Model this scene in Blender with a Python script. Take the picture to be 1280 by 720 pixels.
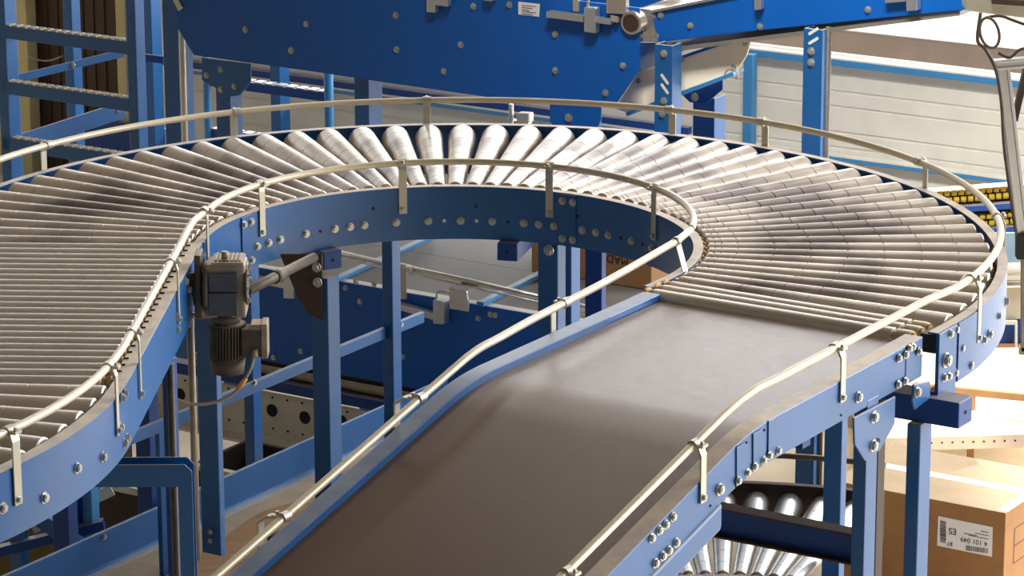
import bpy, math, random
from math import sin, cos, radians as R_, pi, sqrt, atan2, degrees
from mathutils import Vector, Matrix
random.seed(7)
for o in list(bpy.data.objects): bpy.data.objects.remove(o)
SC = bpy.context.scene
COL = SC.collection

# ------------------------------------------------------------------ camera
H = 2.4                                   # height of the main conveyor's rails above the floor
CAMZ = H + 3.0
FPX, PITCH, ROLL = 4289.66, 0.268963, -0.003544
F = Vector((0, cos(PITCH), -sin(PITCH))); X0 = Vector((1, 0, 0)); U0 = X0.cross(F)
RT = X0*cos(ROLL) + U0*sin(ROLL); UP = -X0*sin(ROLL) + U0*cos(ROLL)
cd = bpy.data.cameras.new('camera'); cam = bpy.data.objects.new('camera', cd); COL.objects.link(cam)
cd.sensor_width = 36; cd.lens = 36*FPX/1280; cd.clip_start = .1; cd.clip_end = 300
M = Matrix.Identity(4)
for i in range(3):
    M[i][0] = RT[i]; M[i][1] = UP[i]; M[i][2] = -F[i]
M[2][3] = CAMZ
cam.matrix_world = M
SC.camera = cam

# ------------------------------------------------------------------ exposure, world, lights
SC.view_settings.view_transform = 'Standard'; SC.view_settings.look = 'None'
SC.view_settings.gamma = 1; SC.view_settings.use_curve_mapping = False
SC.view_settings.exposure = 0.0
W = bpy.data.worlds.new('world'); SC.world = W; W.use_nodes = True
nt = W.node_tree; nt.nodes.clear()
def nn(t, **k):
    n = nt.nodes.new(t)
    for a, b in k.items(): setattr(n, a, b)
    return n
out = nn('ShaderNodeOutputWorld'); bg = nn('ShaderNodeBackground')
tc = nn('ShaderNodeTexCoord'); sx = nn('ShaderNodeSeparateXYZ')
nt.links.new(tc.outputs['Generated'], sx.inputs[0])
def dotn(v):
    d = nn('ShaderNodeVectorMath', operation='DOT_PRODUCT'); d.inputs[1].default_value = v
    nt.links.new(tc.outputs['Generated'], d.inputs[0]); return d.outputs['Value']
def mr(src, a, b, c, d, smooth=True):
    m = nn('ShaderNodeMapRange', interpolation_type='SMOOTHSTEP' if smooth else 'LINEAR')
    for i, q in enumerate((a, b, c, d)): m.inputs[i+1].default_value = q
    nt.links.new(src, m.inputs[0]); return m.outputs[0]
def mth(op, a, b):
    m = nn('ShaderNodeMath', operation=op)
    for i, q in enumerate((a, b)):
        if isinstance(q, (int, float)): m.inputs[i].default_value = q
        else: nt.links.new(q, m.inputs[i])
    return m.outputs[0]
side = mr(dotn((0.80, 0.60, 0)), 0.38, 0.97, 0, 1)          # daylight comes in from behind, on the right
lowb = mth('MULTIPLY', mr(sx.outputs['Z'], -0.35, 0.02, 0, 1), mr(sx.outputs['Z'], 0.42, 0.62, 1, 0))
win = mth('MULTIPLY', side, lowb)
amb = mr(sx.outputs['Z'], -0.2, 0.9, 0.10, 0.2)
tot = mth('ADD', mth('MULTIPLY', win, 7.0), amb)
back = mth('MULTIPLY', mr(dotn((0.1, 0.995, 0)), 0.2, 0.9, 0, 1), mr(sx.outputs['Z'], 0.36, 0.56, 1, 0))
tot = mth('ADD', tot, mth('MULTIPLY', back, 2.2))
bg.inputs['Color'].default_value = (0.97, 0.985, 1, 1)
nt.links.new(tot, bg.inputs['Strength']); nt.links.new(bg.outputs[0], out.inputs[0])

def area(name, loc, target, sx_, sy_, power, col=(1, 1, 1)):
    l = bpy.data.lights.new(name, 'AREA'); l.shape = 'RECTANGLE'; l.size = sx_; l.size_y = sy_
    l.energy = power; l.color = col
    o = bpy.data.objects.new(name, l); COL.objects.link(o); o.location = loc
    o.rotation_euler = (Vector(target)-Vector(loc)).to_track_quat('-Z', 'Y').to_euler()
    return o
area('side_window_light', (9.5, 15.5, 5.6), (0.5, 11.5, 2.2), 7, 3.0, 620, (0.98, 0.99, 1))
area('roof_light', (1.5, 15.5, 7.8), (0.5, 12.5, 2), 6, 3, 160, (1, 0.97, 0.93))
hl = area('wall_fill_light', (0.9, 11.8, 7.6), (2.7, 17.2, 0.9), 2.0, 1.2, 85, (1, .98, .93)); hl.data.spread = R_(52)  # unseen fill added to brighten the back wall and the tray
sl = bpy.data.lights.new('sun', 'SUN'); sl.energy = 9; sl.angle = R_(1.5); sl.color = (1, 0.98, 0.94)
so = bpy.data.objects.new('sun', sl); COL.objects.link(so)
so.rotation_euler = (-Vector((0.62, 0.60, 0.62))).to_track_quat('-Z', 'Y').to_euler()

# ------------------------------------------------------------------ placing helpers
CAMP = Vector((0, 0, CAMZ))
E1 = Vector((cos(R_(-32.5)), sin(R_(-32.5)), 0))             # the hall's grid: along the walls
EN = Vector((-sin(R_(-32.5)), cos(R_(-32.5)), 0))            # and away from the camera
GRZ = R_(-32.5)
def ray(px, py): return F + RT*((px-640)/FPX) + UP*((360-py)/FPX)
def AT(px, py, z): d = ray(px, py); return CAMP + d*((z-CAMZ)/d.z)
def ONV(px, py, v): d = ray(px, py); return CAMP + d*(v/d.dot(EN))
def ONS(px, py, s): d = ray(px, py); return CAMP + d*(s/d.dot(E1))
def ONY(px, py, Y): d = ray(px, py); return CAMP + d*(Y/d.y)
def G(s, v, z): return E1*s + EN*v + Vector((0, 0, z))
def gs(p): return p.dot(E1)
def gv(p): return p.dot(EN)

def ring_pt(px, py, c, r, far=False):
    d = ray(px, py); a = d.x**2+d.y**2; b = -2*(d.x*c[0]+d.y*c[1]); cc = c[0]**2+c[1]**2-r*r
    ds = sqrt(max(0, b*b-4*a*cc)); return CAMP+d*((-b+(ds if far else -ds))/(2*a))
def rn(p, c): v = Vector((p.x-c[0], p.y-c[1], 0)); return v.normalized()
# ------------------------------------------------------------------ materials
MAT = {}
def material(name, col, rough=.5, metal=0., spec=.5, var=.12, scale=8., bump=0., bscale=60., dust=None, dustamt=.8,
             stretch=(1, 1, 1), stain=None, coat=0.):
    m = bpy.data.materials.new(name); m.use_nodes = True; t = m.node_tree; N = t.nodes; L = t.links
    b = N['Principled BSDF']
    b.inputs['Roughness'].default_value = rough; b.inputs['Metallic'].default_value = metal
    b.inputs['Specular IOR Level'].default_value = spec
    b.inputs['Coat Weight'].default_value = coat; b.inputs['Coat Roughness'].default_value = .25
    g = N.new('ShaderNodeNewGeometry'); mp = N.new('ShaderNodeMapping'); mp.inputs['Scale'].default_value = stretch
    L.new(g.outputs['Position'], mp.inputs[0])
    n = N.new('ShaderNodeTexNoise'); n.inputs['Scale'].default_value = scale; n.inputs['Detail'].default_value = 5
    L.new(mp.outputs[0], n.inputs['Vector'])
    r = N.new('ShaderNodeMapRange'); r.inputs[1].default_value = .3; r.inputs[2].default_value = .7
    r.inputs[3].default_value = 1-var; r.inputs[4].default_value = 1+var; L.new(n.outputs[0], r.inputs[0])
    mx = N.new('ShaderNodeVectorMath'); mx.operation = 'SCALE'; mx.inputs[0].default_value = col[:3]
    L.new(r.outputs[0], mx.inputs['Scale']); colout = mx.outputs[0]
    r2 = N.new('ShaderNodeMapRange'); r2.inputs[1].default_value = .3; r2.inputs[2].default_value = .7
    r2.inputs[3].default_value = max(0.02, rough-.03); r2.inputs[4].default_value = min(1, rough+.03)
    L.new(n.outputs[0], r2.inputs[0]); L.new(r2.outputs[0], b.inputs['Roughness'])
    if metal > .3:
        b.inputs['Roughness'].default_value = rough; L.remove(b.inputs['Roughness'].links[0]); var = min(var, .05)
        r.inputs[3].default_value = 1-var; r.inputs[4].default_value = 1+var; n.inputs['Scale'].default_value = 4; n.inputs['Detail'].default_value = 1
    def mixc(fac, a, c):
        x = N.new('ShaderNodeMix'); x.data_type = 'RGBA'; L.new(fac, x.inputs['Factor']); L.new(a, x.inputs['A'])
        x.inputs['B'].default_value = (*c, 1); return x.outputs['Result']
    if dust:                                                    # dust that has settled on level faces
        sp = N.new('ShaderNodeSeparateXYZ'); L.new(g.outputs['True Normal'], sp.inputs[0])
        a = N.new('ShaderNodeMapRange'); a.inputs[1].default_value = .8; a.inputs[2].default_value = .98
        a.inputs[3].default_value = 0; a.inputs[4].default_value = dustamt; L.new(sp.outputs[2], a.inputs[0])
        n2 = N.new('ShaderNodeTexNoise'); n2.inputs['Scale'].default_value = 14; n2.inputs['Detail'].default_value = 4
        L.new(g.outputs['Position'], n2.inputs['Vector'])
        q = N.new('ShaderNodeMapRange'); q.inputs[1].default_value = .3; q.inputs[2].default_value = .6
        q.inputs[3].default_value = .65; q.inputs[4].default_value = 1; L.new(n2.outputs[0], q.inputs[0])
        w = N.new('ShaderNodeMath'); w.operation = 'MULTIPLY'; L.new(a.outputs[0], w.inputs[0]); L.new(q.outputs[0], w.inputs[1])
        colout = mixc(w.outputs[0], colout, dust)
        rm = N.new('ShaderNodeMapRange'); rm.inputs[3].default_value = rough; rm.inputs[4].default_value = .6
        L.new(w.outputs[0], rm.inputs[0]); L.new(rm.outputs[0], b.inputs['Roughness'])
        sm = N.new('ShaderNodeMapRange'); sm.inputs[3].default_value = spec; sm.inputs[4].default_value = .5
        L.new(w.outputs[0], sm.inputs[0]); L.new(sm.outputs[0], b.inputs['Specular IOR Level'])
    if stain:                                                   # rubbed dark band where parcels run
        cx, cy, r0, r1, sc = stain
        dd = N.new('ShaderNodeVectorMath'); dd.operation = 'DISTANCE'; dd.inputs[1].default_value = (cx, cy, H)
        L.new(g.outputs['Position'], dd.inputs[0])
        ra = N.new('ShaderNodeMapRange'); ra.interpolation_type = 'SMOOTHSTEP'
        ra.inputs[1].default_value = r0; ra.inputs[2].default_value = r0+.16; L.new(dd.outputs['Value'], ra.inputs[0])
        rb = N.new('ShaderNodeMapRange'); rb.interpolation_type = 'SMOOTHSTEP'
        rb.inputs[1].default_value = r1-.2; rb.inputs[2].default_value = r1; rb.inputs[3].default_value = 1; rb.inputs[4].default_value = 0
        L.new(dd.outputs['Value'], rb.inputs[0])
        n3 = N.new('ShaderNodeTexNoise'); n3.inputs['Scale'].default_value = sc; n3.inputs['Detail'].default_value = 3
        L.new(g.outputs['Position'], n3.inputs['Vector'])
        rc = N.new('ShaderNodeMapRange'); rc.inputs[1].default_value = .42; rc.inputs[2].default_value = .56
        L.new(n3.outputs[0], rc.inputs[0])
        w1 = N.new('ShaderNodeMath'); w1.operation = 'MULTIPLY'; L.new(ra.outputs[0], w1.inputs[0]); L.new(rb.outputs[0], w1.inputs[1])
        w2 = N.new('ShaderNodeMath'); w2.operation = 'MULTIPLY'; L.new(w1.outputs[0], w2.inputs[0]); L.new(rc.outputs[0], w2.inputs[1])
        w3 = N.new('ShaderNodeMath'); w3.operation = 'MULTIPLY'; w3.inputs[1].default_value = .7; L.new(w2.outputs[0], w3.inputs[0])
        colout = mixc(w3.outputs[0], colout, (0.13, 0.10, 0.12))
    L.new(colout, b.inputs['Base Color'])
    if bump:
        bn = N.new('ShaderNodeTexNoise'); bn.inputs['Scale'].default_value = bscale; L.new(mp.outputs[0], bn.inputs['Vector'])
        bb = N.new('ShaderNodeBump'); bb.inputs['Strength'].default_value = bump; bb.inputs['Distance'].default_value = .004
        L.new(bn.outputs[0], bb.inputs['Height']); L.new(bb.outputs[0], b.inputs['Normal'])
    MAT[name] = m
    return m
def s2l(r, g, b):
    f = lambda c: ((c/255+.055)/1.055)**2.4 if c > 10 else c/255/12.92
    return (f(r), f(g), f(b))
CX, CY = -0.22, 11.45
TAN = s2l(222, 202, 176)
material('blue_paint', s2l(12, 84, 146), .36, 0, .6, .08, 5, dust=TAN, dustamt=.95)
material('blue_mid', s2l(10, 82, 142), .42, 0, .5, .08, 5, dust=s2l(190, 195, 200), dustamt=.6)
material('blue_gloss', s2l(24, 92, 160), .34, 0, .6, .08, 5, dust=s2l(190, 190, 190), dustamt=.55)
material('roller_steel', s2l(226, 216, 206), .38, .55, .5, .03, 3)
material('blue_clean', s2l(0, 84, 168), .42, 0, .4, .05, 3)
material('blue_deep', s2l(0, 58, 130), .45, 0, .4, .08, 6, dust=TAN, dustamt=.45)
material('blue_light', s2l(56, 126, 180), .42, 0, .5, .06, 5, dust=s2l(200, 200, 195), dustamt=.7)
material('sleeve', s2l(214, 202, 190), .36, .38, .5, .07, 25, stain=(CX, CY, .98, 1.72, 2.2))
material('sleeve_steel', s2l(190, 190, 188), .28, .85, .5, .08, 30)
material('zinc', s2l(205, 200, 192), .27, .9, .5, .08, 30)
material('zinc_dull', s2l(190, 184, 168), .42, .65, .5, .12, 30)
material('tube_metal', s2l(212, 198, 172), .42, .35, .5, .12, 18)
material('cap', s2l(165, 142, 96), .55, 0, .4, .15, 30)
material('brass', s2l(190, 164, 116), .4, .6, .5, .2, 40)
material('black', s2l(20, 19, 22), .55)
material('dark_slot', s2l(12, 14, 26), .8)
material('belt', s2l(102, 74, 56), .36, 0, .6, .05, 30, bump=.04, bscale=200)
material('belt_low', s2l(110, 106, 102), .5, 0, .5, .10, 7)
material('bolt', s2l(178, 178, 172), .35, .7, .5, .1, 30)
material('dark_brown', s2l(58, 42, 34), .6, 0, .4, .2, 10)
material('door_brown', s2l(54, 34, 18), .6, 0, .4, .35, 3, stretch=(1, 1, .15))
material('panel_white', s2l(214, 210, 198), .6, 0, .3, .05, 6)
material('concrete', s2l(214, 200, 176), .75, 0, .2, .12, 2.5)
material('panel_pale', s2l(140, 168, 186), .5, 0, .4, .05, 5)
material('olive', s2l(104, 92, 52), .7, 0, .3, .2, 8)
material('band_grey', s2l(112, 100, 94), .7, 0, .3, .1, 5)
material('plaster', s2l(196, 184, 140), .8, 0, .2, .12, 5)
material('bed_dusty', s2l(190, 172, 146), .65, 0, .3, .12, 9)
material('plywood', s2l(176, 134, 88), .6, 0, .3, .15, 6, stretch=(1, 4, 1))
material('cream_board', s2l(248, 236, 212), .6, 0, .3, .05, 6)
material('cardboard', s2l(152, 112, 74), .8, 0, .2, .08, 8)
material('cardboard_sunlit', s2l(190, 166, 136), .8, 0, .2, .06, 8)  # paler copy of the cardboard, sunlight put into its colour
material('paper', s2l(226, 224, 226), .6, 0, .2, .03, 8)
material('tape', s2l(240, 236, 228), .25, 0, .6, .04, 8)
material('ink', s2l(36, 30, 30), .7)
material('ink_blue', s2l(60, 66, 90), .7)
material('motor_grey', s2l(82, 74, 68), .55, .2, .4, .2, 20, dust=TAN, dustamt=.6)
material('motor_light', s2l(146, 134, 118), .5, .2, .4, .2, 20, dust=TAN, dustamt=.6)
material('motor_cover', s2l(74, 78, 92), .5, 0, .4, .12, 20)
material('yellow', s2l(158, 134, 20), .5, 0, .4, .15, 12)
material('aluminium', s2l(190, 192, 196), .3, .8, .5, .06, 20)
material('perforated', s2l(216, 208, 190), .6, 0, .3, .1, 8)
material('orange', s2l(214, 150, 60), .6)
material('cable_grey', s2l(150, 138, 120), .6)
material('red', s2l(190, 60, 50), .6)
material('ceiling_grey', s2l(120, 118, 112), .8)

# ------------------------------------------------------------------ mesh helpers (vertices in world space)
class MB:
    def __init__(s): s.v = []; s.f = []; s.s = []
    def add(s, verts, faces, smooth=False):
        n = len(s.v); s.v += [Vector(a) for a in verts]; s.f += [tuple(i+n for i in f) for f in faces]
        s.s += [smooth]*len(faces) if not isinstance(smooth, list) else smooth
        return s
    def hexa(s, p):        # 4 bottom, 4 top
        return s.add(p, [(3, 2, 1, 0), (4, 5, 6, 7), (0, 1, 5, 4), (1, 2, 6, 5), (2, 3, 7, 6), (3, 0, 4, 7)])
    def gbox(s, s0, s1, v0, v1, z0, z1):
        if s0 > s1: s0, s1 = s1, s0
        if v0 > v1: v0, v1 = v1, v0
        if z0 > z1: z0, z1 = z1, z0
        return s.hexa([G(s0, v0, z0), G(s1, v0, z0), G(s1, v1, z0), G(s0, v1, z0),
                       G(s0, v0, z1), G(s1, v0, z1), G(s1, v1, z1), G(s0, v1, z1)])
    def wbox(s, c, sz, rz=0.):
        c = Vector(c); a, b, d = [q/2 for q in sz]; r = Matrix.Rotation(rz, 3, 'Z')
        return s.hexa([c+r@Vector(q) for q in [(-a, -b, -d), (a, -b, -d), (a, b, -d), (-a, b, -d), (-a, -b, d), (a, -b, d), (a, b, d), (-a, b, d)]])
    def beam(s, p0, p1, w, h, up=Vector((0, 0, 1))):     # bar from p0 to p1, w across, h along up
        p0 = Vector(p0); p1 = Vector(p1); d = (p1-p0).normalized(); a = d.cross(up).normalized()*w/2; u = a.cross(d).normalized()*h/2
        return s.hexa([p0-a-u, p0+a-u, p1+a-u, p1-a-u, p0-a+u, p0+a+u, p1+a+u, p1-a+u])
    def slab(s, pts, off):  # flat outline pushed by the vector off
        n = len(pts); off = Vector(off); pts = [Vector(p) for p in pts]
        nrm = Vector((0, 0, 0))
        for i in range(n): nrm += pts[i].cross(pts[(i+1) % n])
        if nrm.dot(off) > 0: pts = pts[::-1]
        return s.add(pts+[p+off for p in pts], [tuple(range(n)), tuple(range(2*n-1, n-1, -1))] +
                     [(i, i+n, (i+1) % n+n, (i+1) % n) for i in range(n)])
    def cyl(s, p0, p1, r, n=16, r1=None):
        p0 = Vector(p0); p1 = Vector(p1); d = (p1-p0).normalized(); r1 = r if r1 is None else r1
        a = d.orthogonal().normalized(); b = d.cross(a)
        A = [p0+(a*cos(2*pi*i/n)+b*sin(2*pi*i/n))*r for i in range(n)]
        B = [p1+(a*cos(2*pi*i/n)+b*sin(2*pi*i/n))*r1 for i in range(n)]
        return s.add(A+B, [(i, (i+1) % n, n+(i+1) % n, n+i) for i in range(n)]+[tuple(range(n-1, -1, -1)), tuple(range(n, 2*n))],
                     [True]*n+[False, False])
    def tube(s, pts, r, n=12, cap=True):
        pts = [Vector(p) for p in pts]; rings = []; m = len(pts)
        t0 = (pts[1]-pts[0]).normalized(); a = t0.cross(Vector((0, 0, 1)))
        if a.length < .1: a = t0.orthogonal()
        a.normalize()
        V = []
        for i, p in enumerate(pts):
            t = (pts[min(i+1, m-1)]-pts[max(i-1, 0)]).normalized()
            a = (a-t*a.dot(t)).normalized(); b = t.cross(a)
            V += [p+(a*cos(2*pi*k/n)+b*sin(2*pi*k/n))*r for k in range(n)]
        Fc = []
        for i in range(m-1):
            for k in range(n): Fc.append((i*n+k, i*n+(k+1) % n, (i+1)*n+(k+1) % n, (i+1)*n+k))
        S = [True]*len(Fc)
        if cap: Fc += [tuple(range(n-1, -1, -1)), tuple(range((m-1)*n, m*n))]; S += [False, False]
        return s.add(V, Fc, S)
    def sweep(s, path, prof, smooth=True):               # prof: closed loop of (outward offset, dz); path: (x, y, z, nx, ny)
        n = len(prof); V = []; Fc = []; S = []
        for (x, y, z, nx, ny) in path:
            for (o, dz) in prof: V.append((x+nx*o, y+ny*o, z+dz))
        for i in range(len(path)-1):
            for k in range(n): Fc.append((i*n+k, (i+1)*n+k, (i+1)*n+(k+1) % n, i*n+(k+1) % n)); S.append(False)
        Fc += [tuple(range(n)), tuple(range(len(path)*n-1, (len(path)-1)*n-1, -1))]; S += [False, False]
        return s.add(V, Fc, S)
FRAME = {}
def build(name, mb, mat, parent=None, world=None, bevel=0., smooth_angle=None):
    """one mesh object; vertices are given in world space and stored in the frame of `parent` (or of `world`)"""
    wm = world if world is not None else (FRAME.get(parent.name_full, Matrix.Identity(4)) if parent else Matrix.Identity(4))
    if parent is None and world is None:
        lo = Vector([min(v[i] for v in mb.v) for i in range(3)]); hi = Vector([max(v[i] for v in mb.v) for i in range(3)])
        wm = Matrix.Translation(((lo.x+hi.x)/2, (lo.y+hi.y)/2, lo.z))
    inv = wm.inverted(); me = bpy.data.meshes.new(name)
    me.from_pydata([tuple(inv@v) for v in mb.v], [], mb.f); me.polygons.foreach_set('use_smooth', mb.s)
    me.materials.append(MAT[mat]); me.update()
    import bmesh
    bm = bmesh.new(); bm.from_mesh(me); bmesh.ops.recalc_face_normals(bm, faces=bm.faces); bm.to_mesh(me); bm.free()
    if smooth_angle:
        me.polygons.foreach_set('use_smooth', [True]*len(me.polygons)); me.set_sharp_from_angle(angle=R_(smooth_angle))
    o = bpy.data.objects.new(name, me); COL.objects.link(o)
    if parent:
        o.parent = parent; o.matrix_basis = FRAME.get(parent.name_full, Matrix.Identity(4)).inverted()@wm
    else: o.matrix_basis = wm
    FRAME[o.name_full] = wm
    if bevel:
        b = o.modifiers.new('bevel', 'BEVEL'); b.width = bevel; b.segments = 2; b.limit_method = 'ANGLE'; b.angle_limit = R_(40)
    return o
def tag(o, label=None, cat=None, group=None, kind=None):
    if label: o['label'] = label
    if cat: o['category'] = cat
    if group: o['group'] = group
    if kind: o['kind'] = kind
    return o
def thing(name, loc, label, cat, group=None, rz=GRZ):
    o = bpy.data.objects.new(name, None); COL.objects.link(o); o.empty_display_size = .1
    m = Matrix.Translation(Vector(loc))@Matrix.Rotation(rz, 4, 'Z'); o.matrix_basis = m; FRAME[o.name_full] = m
    return tag(o, label, cat, group)
def put(src, parent, world, name=None):                   # a copy of a mesh part at a world matrix
    c = src.copy(); COL.objects.link(c); c.parent = parent
    c.matrix_basis = FRAME.get(parent.name_full, Matrix.Identity(4)).inverted()@world
    if name: c.name = name
    FRAME[c.name_full] = world
    return c
_bm = None
def bolt(parent, p, n, r=.011):
    """hexagon bolt with a washer, head pointing along n"""
    global _bm
    if _bm is None:
        b = MB(); b.cyl((-.05, 0, 0), (.15, 0, 0), 1.35, 14); b.cyl((.15, 0, 0), (.85, 0, 0), 1.0, 6); b.cyl((.85, 0, 0), (1.0, 0, 0), .55, 10)
        me = bpy.data.meshes.new('bolt'); me.from_pydata([tuple(v) for v in b.v], [], b.f); me.materials.append(MAT['bolt']); me.update()
        _bm = me
    o = bpy.data.objects.new('bolt', _bm); COL.objects.link(o); o.parent = parent
    q = Vector(n).to_track_quat('X', 'Z').to_matrix().to_4x4()
    w = Matrix.Translation(Vector(p))@q@Matrix.Rotation(random.uniform(0, 1), 4, 'X')@Matrix.Scale(r, 4)
    o.matrix_basis = FRAME.get(parent.name_full, Matrix.Identity(4)).inverted()@w
    return o
def hole(parent, p, n, r=.005, w=None, ang=0., mat='dark_slot', name='hole'):
    """a short slotted recess ring seen in a plate"""
    n = Vector(n).normalized(); a = n.cross(Vector((0, 0, 1))).normalized(); u = a.cross(n)
    a2 = a*cos(ang)+u*sin(ang); u2 = -a*sin(ang)+u*cos(ang); w = w or r; pts = []
    for k in range(16):
        t = 2*pi*k/16; c = cos(t); pts.append(Vector(p)+a2*(c*r+(w-r)*(1 if c > 0 else -1))+u2*sin(t)*r)
    mb = MB(); mb.slab([q-n*.002 for q in pts], n*.0035)
    return build(name, mb, mat, parent)

# ================================================================== THE HALL
def quad(name, pts, mat, off, **k): return build(name, MB().slab(pts, off), mat, **k)
fl = MB(); fl.hexa([Vector(q) for q in [(-14, 2, -.1), (16, 2, -.1), (16, 60, -.1), (-14, 60, -.1), (-14, 2, 0), (16, 2, 0), (16, 60, 0), (-14, 60, 0)]])
tag(build('floor', fl, 'concrete'), kind='structure')
tag(build('ceiling', MB().hexa([Vector(q) for q in [(-14, -6, 8), (9.6, -6, 8), (9.6, 26, 8), (-14, 26, 8), (-14, -6, 8.2), (9.6, -6, 8.2), (9.6, 26, 8.2), (-14, 26, 8.2)]]), 'ceiling_grey'), kind='structure')
tag(build('wall_side', MB().hexa([Vector(q) for q in [(-14, -6, 0), (-13.8, -6, 0), (-13.8, 26, 0), (-14, 26, 0), (-14, -6, 8), (-13.8, -6, 8), (-13.8, 26, 8), (-14, 26, 8)]]), 'ceiling_grey'), kind='structure')
VW = 17.0                                                    # plane of the back wall
def edge_z(px, py, v): return ONV(px, py, v).z
sL, sR = gs(ONV(226, 100, VW)), gs(ONV(1420, 100, VW))
zs = [edge_z(1060, y, VW) for y in (84, 95, 116, 135, 167)]
zt = edge_z(1060, 70, VW); zb = 0.0
wall = MB(); cuts = [zt]+zs[1:]+[edge_z(1060, 186, VW), edge_z(1060, 225, VW), edge_z(1060, 262, VW), 0.0]
for a, b in zip(cuts[:-1], cuts[1:]): wall.gbox(sL, sR, VW, VW+.06, b+.006, a-.006)
wall.gbox(sL, sR, VW+.006, VW+.07, 0, zt)
tag(build('wall_back', wall, 'panel_white', bevel=.003), kind='structure')
bp = thing('panel_fence', G(sL, VW-.03, 0), 'pale blue rail fence standing before the white plank wall at the right', 'fence')
ss0 = gs(ONV(936, 100, VW-.06)); 
for y0, y1 in ((70, 84), (192, 203)):
    z1, z0 = edge_z(1060, y0+6, VW-.06), edge_z(1060, y1, VW-.06)
    build('painted_sunlit_top', MB().gbox(sL if y0 > 100 else gs(ONV(930, 60, VW-.06)), sR, VW-.07, VW+(.07 if y0 < 100 else -.002), z1+.001, z1+.01), 'panel_white', bp)  # white strip painting in the sunlit top face of the rail
    build('rail', MB().gbox(sL if y0 > 100 else gs(ONV(930, 60, VW-.06)), sR, VW-.07, VW-.005, z0, z1), 'blue_light', bp, bevel=.004)
build('post', MB().gbox(ss0, ss0+.06, VW-.13, VW-.072, 0, zt-.03), 'blue_light', bp, bevel=.004)
z1, z0 = edge_z(1060, 37, VW+.9), edge_z(1060, 72, VW+.9)
tag(build('trim_1', MB().gbox(sL+1.5, sR, VW+.86, VW+.9, z0-.3, z1), 'band_grey', bevel=.01), kind='structure')
# rail with brackets on the shaded stretch of the wall behind the big blue machine
z1, z0 = edge_z(400, 99, VW-.05), edge_z(400, 108, VW-.05)
tag(build('wall_rail', MB().gbox(gs(ONV(160, 80, VW-.05)), gs(ONV(860, 150, VW-.05)), VW-.05, VW-.002, z0, z1), 'blue_deep', bevel=.003),
    'dark blue flat rail running along the wall under the big machine panel', 'rail')
# left bay: dark panels between light columns
def wallbox(name, x0, x1, y, z0, z1, mat, d=.12, v=VW, kind='structure'):
    return tag(build(name, MB().gbox(gs(ONV(x0, y, v)), gs(ONV(x1, y, v)), v, v+d, z0, z1), mat, bevel=.006), kind=kind)
wallbox('wall_left', -60, 230, 80, 0, 4.0, 'plaster', .1, VW+.22)
dd = 0
for x0, x1 in ((36, 88), (93, 146)):
    dd += 1
    a, b = gs(ONV(x0, 80, VW+.1)), gs(ONV(x1, 80, VW+.1))
    m = MB(); m.gbox(a, b, VW+.1, VW+.18, .05, 3.6)
    for k in range(1, 4): m.gbox(a+(b-a)*k/4-.004, a+(b-a)*k/4+.004, VW+.092, VW+.1, .1, 3.5)
    tag(build('door_%d' % dd, m, 'door_brown', bevel=.003), kind='structure')
k = 0
for x0, x1 in ((20, 35), (146, 158), (189, 204)):
    k += 1; wallbox('trim_%d' % (k+1), x0, x1, 80, 0, 3.8, 'plaster', .2, VW)
wallbox('baseboard_left', 92, 205, 150, 0, edge_z(150, 152, VW-.02), 'blue_deep', .03, VW-.04)

# ================================================================== generic steel post on the grid
def post(x0, x1, y, v, z0, z1, d, label, mat='blue_paint', group=None, slots=None, bolts=None, name='support_post', edge=None):
    s0, s1 = gs(ONV(x0, y, v)), gs(ONV(x1, y, v))
    t = thing(name, G((s0+s1)/2, v+d/2, z0), label, 'post', group or 'posts holding up the two upper conveyors')
    # channel section: web towards the camera, flanges running back
    w = .006 if not edge else edge
    m = MB(); P = [(s0, v), (s1, v), (s1, v+d), (s1-.012, v+d), (s1-.012, v+.012), (s0+.012, v+.012), (s0+.012, v+d), (s0, v+d)]
    n = len(P); V = [G(a, b, z0) for a, b in P]+[G(a, b, z1) for a, b in P]
    m.add(V, [tuple(range(n)), tuple(range(n, 2*n))]+[(i, (i+1) % n, n+(i+1) % n, n+i) for i in range(n)])
    build('upright', m, mat, t, bevel=.003)
    build('foot_plate', MB().gbox(s0-.04, s1+.04, v-.04, v+d+.04, z0, z0+.01), mat, t)
    for q in (slots or []): hole(t, ONV(q[0], q[1], v)-EN*.001, -EN, .007, .03, R_(q[2]), 'panel_white', 'slot')
    for q in (bolts or []): bolt(t, ONV(q[0], q[1], v), -EN, .014)
    return t

# ================================================================== BIG BLUE MACHINE (upper left to centre)
VM = 13.6
um = thing('parcel_conveyor', G(gs(ONV(500, 100, VM)), VM, 1.9), 'large blue sided conveyor crossing behind the roller curve, many round bolts in its side', 'conveyor')
pl = [(214, -60), (216, 0), (221, 34), (242, 69), (300, 77), (380, 88), (480, 103), (613, 122), (771, 128), (799, 88), (799, 10), (690, -3), (560, -40), (400, -60)]
P = [ONV(x, y, VM) for x, y in pl]
build('side_plate', MB().slab(P, EN*.012), 'blue_clean', um, bevel=.003)
P2 = [p+EN*.95 for p in P]
build('side_plate', MB().slab(P2, EN*.012), 'blue_clean', um, bevel=.003)
m = MB(); zt_ = P[9].z+.03
m.gbox(gs(P[2])+.1, gs(P[9])-.05, VM+.013, VM+.949, zt_-.05, zt_-.03)
build('belt', m, 'belt_low', um)
for k in range(5):
    sx0 = gs(P[2])+.3+k*.45
    build('cross_bar', MB().gbox(sx0, sx0+.05, VM+.013, VM+.949, zt_-.2, zt_-.12), 'blue_deep', um)
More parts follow.
